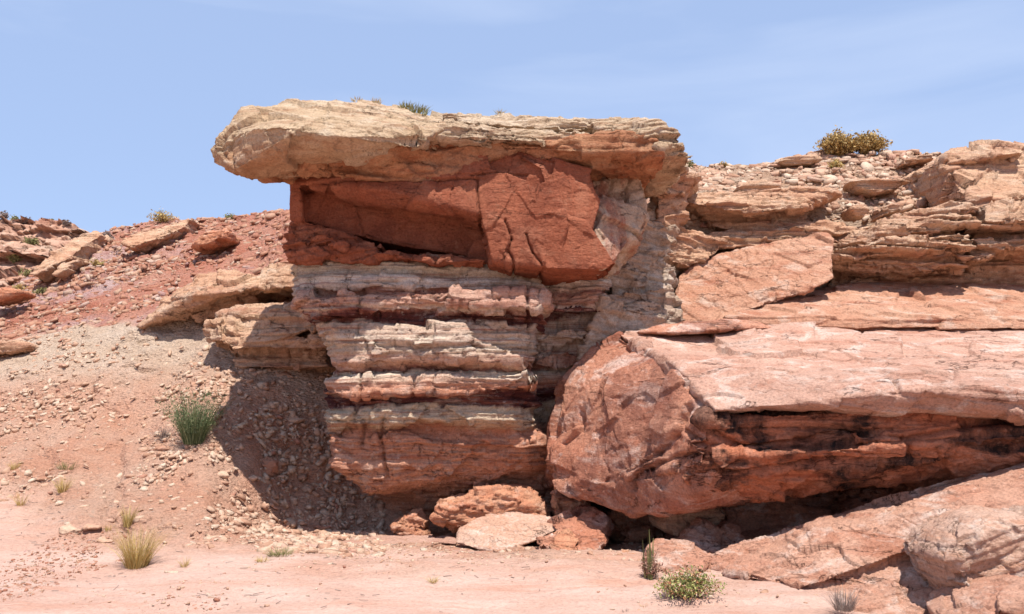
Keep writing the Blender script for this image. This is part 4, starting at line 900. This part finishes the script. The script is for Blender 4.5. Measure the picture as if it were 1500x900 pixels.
def bush(name, label, cat, at, w, h, mat, seed, nst=60, leaf=.018, nleaf=1800, d=None, low=.1, group=None, stem=None):
    """many thin stems from the base with small leaves along their upper parts"""
    rng = np.random.default_rng(seed); V = []; Q = []; T = []; o = 0; d = d or w*.8; at = np.array(at, float)
    LV = []; LQ = []; LT = []; lo = 0; per = max(1, nleaf//nst)
    for k in range(nst):
        th = rng.uniform(0, 2*PI); rr = rng.random()**.6
        tip = np.array([math.cos(th)*rr*w/2, math.sin(th)*rr*d/2, h*(1-.55*rr*rr)*rng.uniform(.7, 1.05)])
        mid = tip*np.array([.35, .35, .55]) + rng.normal(size=3)*.04*h; tn = rng.random()*.5
        side = np.array([-math.sin(th+.5), math.cos(th+.5), 0.])
        pts = [(1-t)**2*np.zeros(3) + 2*t*(1-t)*mid + t*t*tip for t in np.linspace(0, 1, 6)]
        for s, c in enumerate(pts):
            wd = .004*(1-.7*s/5)*max(1, at[1]/12); V += [c-side*wd, c+side*wd]; T += [tn, tn]
            if s < 5: Q.append((o+2*s, o+2*s+1, o+2*s+3, o+2*s+2))
        o += 12
        for j in range(per):
            t = rng.uniform(low, 1.0); c = (2*t*(1-t)*mid + t*t*tip) + rng.normal(size=3)*(.045*w*t + .01)
            u = rng.normal(size=3); u /= np.linalg.norm(u); v2 = np.cross(u, rng.normal(size=3)); v2 /= np.linalg.norm(v2); sz = leaf*rng.uniform(.5, 1.3)
            LV += [c-u*sz, c+v2*sz*.45, c+u*sz, c-v2*sz*.45]; LQ.append((lo, lo+1, lo+2, lo+3)); lo += 4; LT += [rng.random()]*4
    root = empty(name, tuple(at)); tag(root, label, cat, group)
    me = mesh_np('stems', np.array(V)+at, quads=Q); attr(me, 'tone', np.array(T)); link('stems', me, stem or G_grey, root, tuple(at))
    me = mesh_np('foliage', np.array(LV)+at, quads=LQ); attr(me, 'tone', np.array(LT)); link('foliage', me, mat, root, tuple(at))
    return root
# green bush on the left slope: tall fine green stems
g = ground(285, 648)
k = g[1]/F
root = empty('bush', tuple(g)); tag(root, 'upright fine-leaved green bush beside the edge of the big shadow', 'bush')
V, Q, T = blades(g, 84*k, 38*k, 420, .0045, 900, .62, .12, 5); me = mesh_np('stems', V, quads=Q); attr(me, 'tone', T); link('stems', me, G_green, root, tuple(g))
rng = np.random.default_rng(901); LV = []; LQ = []; LT = []; lo = 0
idx = rng.integers(0, 420, 3600)
for i in idx:
    s = rng.integers(2, 6); c = V[i*12+2*s if s < 6 else i*12+10] + rng.normal(size=3)*.016; u = rng.normal(size=3)+np.array([0, 0, 1.4]); u /= np.linalg.norm(u); v2 = np.cross(u, rng.normal(size=3)); v2 /= np.linalg.norm(v2); sz = rng.uniform(.010, .024)
    LV += [c-u*sz, c+v2*sz*.25, c+u*sz, c-v2*sz*.25]; LQ.append((lo, lo+1, lo+2, lo+3)); lo += 4; LT += [rng.random()*.95]*4
me = mesh_np('foliage', np.array(LV), quads=LQ); attr(me, 'tone', np.array(LT)); link('foliage', me, G_green, root, tuple(g))
g = ground(238, 642); bush('dead_brush', 'dead grey-purple twigs lying left of the green bush', 'brush', g, 50*g[1]/F, 22*g[1]/F, G_grey, 905, 60, .010, 500)
tuft('grass_tuft', 'largest golden straw tuft, on the sand at lower left', 'grass', 200, 828, 62, 40, 560, G_straw, 910)
tuft('grass_tuft', 'upright green-yellow grass tuft just above the largest golden tuft', 'grass', 186, 770, 34, 16, 150, G_straw, 911, lean=.35)
tuft('grass_tuft', 'small bright yellow tuft near the left edge of the slope', 'grass', 20, 686, 16, 13, 90, G_straw, 912)
tuft('grass_tuft', 'yellow-green tuft on the left slope below a low olive mat', 'grass', 90, 718, 28, 17, 130, G_straw, 913)
tuft('grass_mat', 'low olive mat of dry grass on the left slope', 'grass', 98, 684, 16, 34, 150, G_olive, 914, lean=1.2)
tuft('grass_tuft', 'thin greyish tuft at the far lower left of the slope', 'grass', 30, 738, 24, 12, 60, G_straw, 915)
tuft('grass_tuft', 'tiny straw tuft between the crusty stone and the upright tuft', 'grass', 160, 776, 14, 8, 40, G_straw, 916)
tuft('grass_tuft', 'small straw tuft on the sand right of the largest golden tuft', 'grass', 270, 828, 18, 14, 60, G_straw, 917)
tuft('grass_mat', 'sprawling dry mat of olive-tan grass at the bottom of the sunlit slope', 'grass', 410, 812, 16, 44, 220, G_olive, 918, lean=1.4)
tuft('grass_mat', 'second half of dry olive mat, nearer the middle of the sand edge', 'grass', 385, 822, 11, 22, 90, G_straw, 919, lean=1.4)
tuft('grass_tuft', 'short yellow tuft alone on the sand in the middle foreground', 'grass', 632, 852, 13, 12, 60, G_straw, 920, lean=.9)
def litter():
    rng = np.random.default_rng(77); w = vis*(TPY > 640)*(TPX < 1050)*(TT > 3)*(TT < 7)*(.1+sst(.1, .3, fbm(TV*1.3, 97, 3))); ids = rng.choice(len(TV), 420, p=w/w.sum()); V = []; Q = []; T = []
    for n_, i in enumerate(ids):
        a = rng.uniform(0, PI); L = rng.uniform(.02, .11); c = TV[i] + np.array([rng.normal()*.03, rng.normal()*.03, .006]); r = rng.uniform(.0012, .003); d = np.array([math.cos(a), math.sin(a), rng.normal()*.12])*L/2; sd = np.array([-math.sin(a), math.cos(a), 0])*r
        for e in (-1, 1): V += [c+d*e-sd, c+d*e+sd, c+d*e*(.9)+np.array([0, 0, r*1.8])]
        o = 6*n_; Q += [(o, o+1, o+4, o+3), (o+1, o+2, o+5, o+4), (o+2, o, o+3, o+5)]; T += [rng.random()]*6
    me = mesh_np('litter', np.array(V), quads=Q); attr(me, 'tone', np.array(T)); o = bpy.data.objects.new('plant_litter', me); col.objects.link(o); me.materials.append(G_grey); tag(o, 'bits of dry twig and grass strewn over the sand', 'litter', kind='stuff')
litter()
# ridge bushes and skyline plants
g = ground(1228, 226); bush('bush', 'round golden-brown bush on the right skyline, left one of a touching pair', 'bush', g, 64*g[1]/F, 36*g[1]/F, G_gold, 930, 160, .035, 6000)
g = ground(1270, 222); bush('bush', 'golden-brown bush on the right skyline, right one of a touching pair', 'bush', g, 64*g[1]/F, 31*g[1]/F, G_gold, 931, 160, .035, 5500)
g = ground(1224, 246); bush('bush', 'small straw-yellow cushion plant just below the two ridge bushes', 'bush', g, 26*g[1]/F, 15*g[1]/F, G_straw, 932, 60, .022, 900)
g = ground(1060, 243); bush('bush', 'tiny yellow-green plant on the skyline right of the cap', 'bush', g, 20*g[1]/F, 9*g[1]/F, G_gold, 933, 30, .025, 300)
g = ground(1014, 241); bush('bush', 'tiny dark plant on the skyline touching the right end of the cap', 'bush', g, 16*g[1]/F, 12*g[1]/F, G_olive, 934, 25, .02, 160)
g = ground(236, 326); bush('bush', 'straw-coloured spiky bush on the left skyline', 'bush', g, 44*g[1]/F, 19*g[1]/F, G_straw, 935, 90, .03, 900)
g = ground(335, 320); bush('bush', 'low olive shrub on the skyline just left of the cap tip', 'bush', g, 24*g[1]/F, 10*g[1]/F, G_olive, 936, 40, .03, 400)
g = ground(157, 354); bush('bush', 'round grey-brown shrub right of the tilted slab at upper left', 'bush', g, 20*g[1]/F, 17*g[1]/F, G_grey, 937, 70, .035, 900)
for k, (a, b, lab, m) in enumerate([(66,413,'small olive shrub below the tilted slab',G_olive),(60,430,'lower, duller olive shrub below the tilted slab',G_olive),(26,425,'yellowish grass clump left of the olive shrubs',G_straw),(34,394,'pale green grass clump at the left end of the tilted slab',G_olive),(143,388,'faint yellow tuft on the red slope',G_straw)]):
    g = ground(a, b); bush('shrub', lab, 'shrub', g, 24*g[1]/F, 11*g[1]/F, m, 940+k, 40, .03, 350, group='small shrubs on the upper left slope')
RPX, RPY = proj(RV)
for k, (a, b, w_, h_, lab) in enumerate([(4,322,22,14,'dark shrub at the left end of the far ridge top'),(22,326,22,8,'low brown shrub on the far ridge top, second from the left'),(38,328,24,8,'wide low shrub in the middle of the far ridge top'),(74,327,12,7,'small shrub on the far ridge top right of the wide one'),(98,331,14,8,'last small shrub near the right end of the far ridge top'),
        (46,360,26,12,'dark shrub halfway down the far ridge'),(8,346,18,10,'grey shrub on the far ridge face at the left edge'),(20,384,22,14,'pale grey shrub near the foot of the far ridge')]):
    j = np.argmin((RPX-a)**2+(RPY-b)**2 + (RV[:,1] > 39)*50); g = RV[j]; bush('shrub', lab, 'shrub', g, w_*g[1]/F, h_*g[1]/F, G_olive if k % 2 else G_grey, 950+k, 40, .06, 500, group='shrubs on the far ridge')
# grass on the cap (rests on the cap top)
CAPV = []
for o in hood.children:
    if o.name.startswith('cap'): CAPV.append(getV(o.data) + np.array(o['wo']))
CAPV = np.concatenate(CAPV); CX, CY = proj(CAPV)
def captop(px):
    m = np.abs(CX-px) < 6; k = np.where(m)[0]; j = k[np.argmin(CY[k])]; return CAPV[j]
for k, (px, w_, h_, n_, m, lab) in enumerate([(614,26,10,260,G_olive,'widest olive grass clump on top of the cap'),(600,16,8,120,G_olive,'olive grass clump touching the left side of the widest clump'),(555,10,7,70,G_straw,'small straw tuft on top of the cap left of the olive clumps'),(518,14,5,60,G_straw,'leftmost low straw tuft on top of the cap'),(728,8,6,40,G_straw,'tiny straw tuft on the cap right of the olive clumps')]):
    tuft('grass_tuft', lab, 'grass', px, 0, h_*1.3, w_*2.0, n_, m, 960+k, .005, .8, .3, at=captop(px), group='grass on top of the cap')
# plants at lower right
g = ground(1010, 872); bush('flowering_plant', 'low bushy plant with green and reddish leaves at the foot of the leaning slab', 'plant', g, 104*g[1]/F, 34*g[1]/F, G_mix, 970, 160, .014, 4500, low=.35, stem=G_green)
g = ground(955, 846); root = bush('desert_plant', 'reddish dry plant with tall grey-green spikes at the edge of the boulder shadow', 'plant', g, 40*g[1]/F, 34*g[1]/F, leafmat('dry_red_leaves', [(0, (.20, .09, .07)), (.6, (.36, .18, .13)), (1, (.5, .36, .26))]), 975, 60, .014, 900)
V, Q, T = blades(g, 74*g[1]/F, 30*g[1]/F, 12, .016, 976, .14, .03, 6); me = mesh_np('spike', V, quads=Q); attr(me, 'tone', T); link('spike', me, G_olive, root, tuple(g))
at = np.array(P(1236, 893, 7.35)); V, Q, T = blades(at, 40*at[1]/F, 34*at[1]/F, 260, .0022, 980, 1.0, -.3, 5)
me = mesh_np('dry_grass', V, quads=Q); attr(me, 'tone', T); tag(link('dry_grass', me, G_grey, origin=tuple(at)), 'dry tan grass clump in front of the leaning slab at the bottom edge', 'grass')
for k, (a, b, lab) in enumerate([(945,884,'tiny dry sprig on the sand left of the bushy plant'),(918,894,'tiny reddish sprig at the bottom edge of the sand')]):
    tuft('grass_tuft', lab, 'grass', a, b, 8, 12, 24, G_straw if k == 0 else G_grey, 985+k, .002, 1.0)
for o in bpy.data.objects:
    if 'wo' in o: del o['wo']
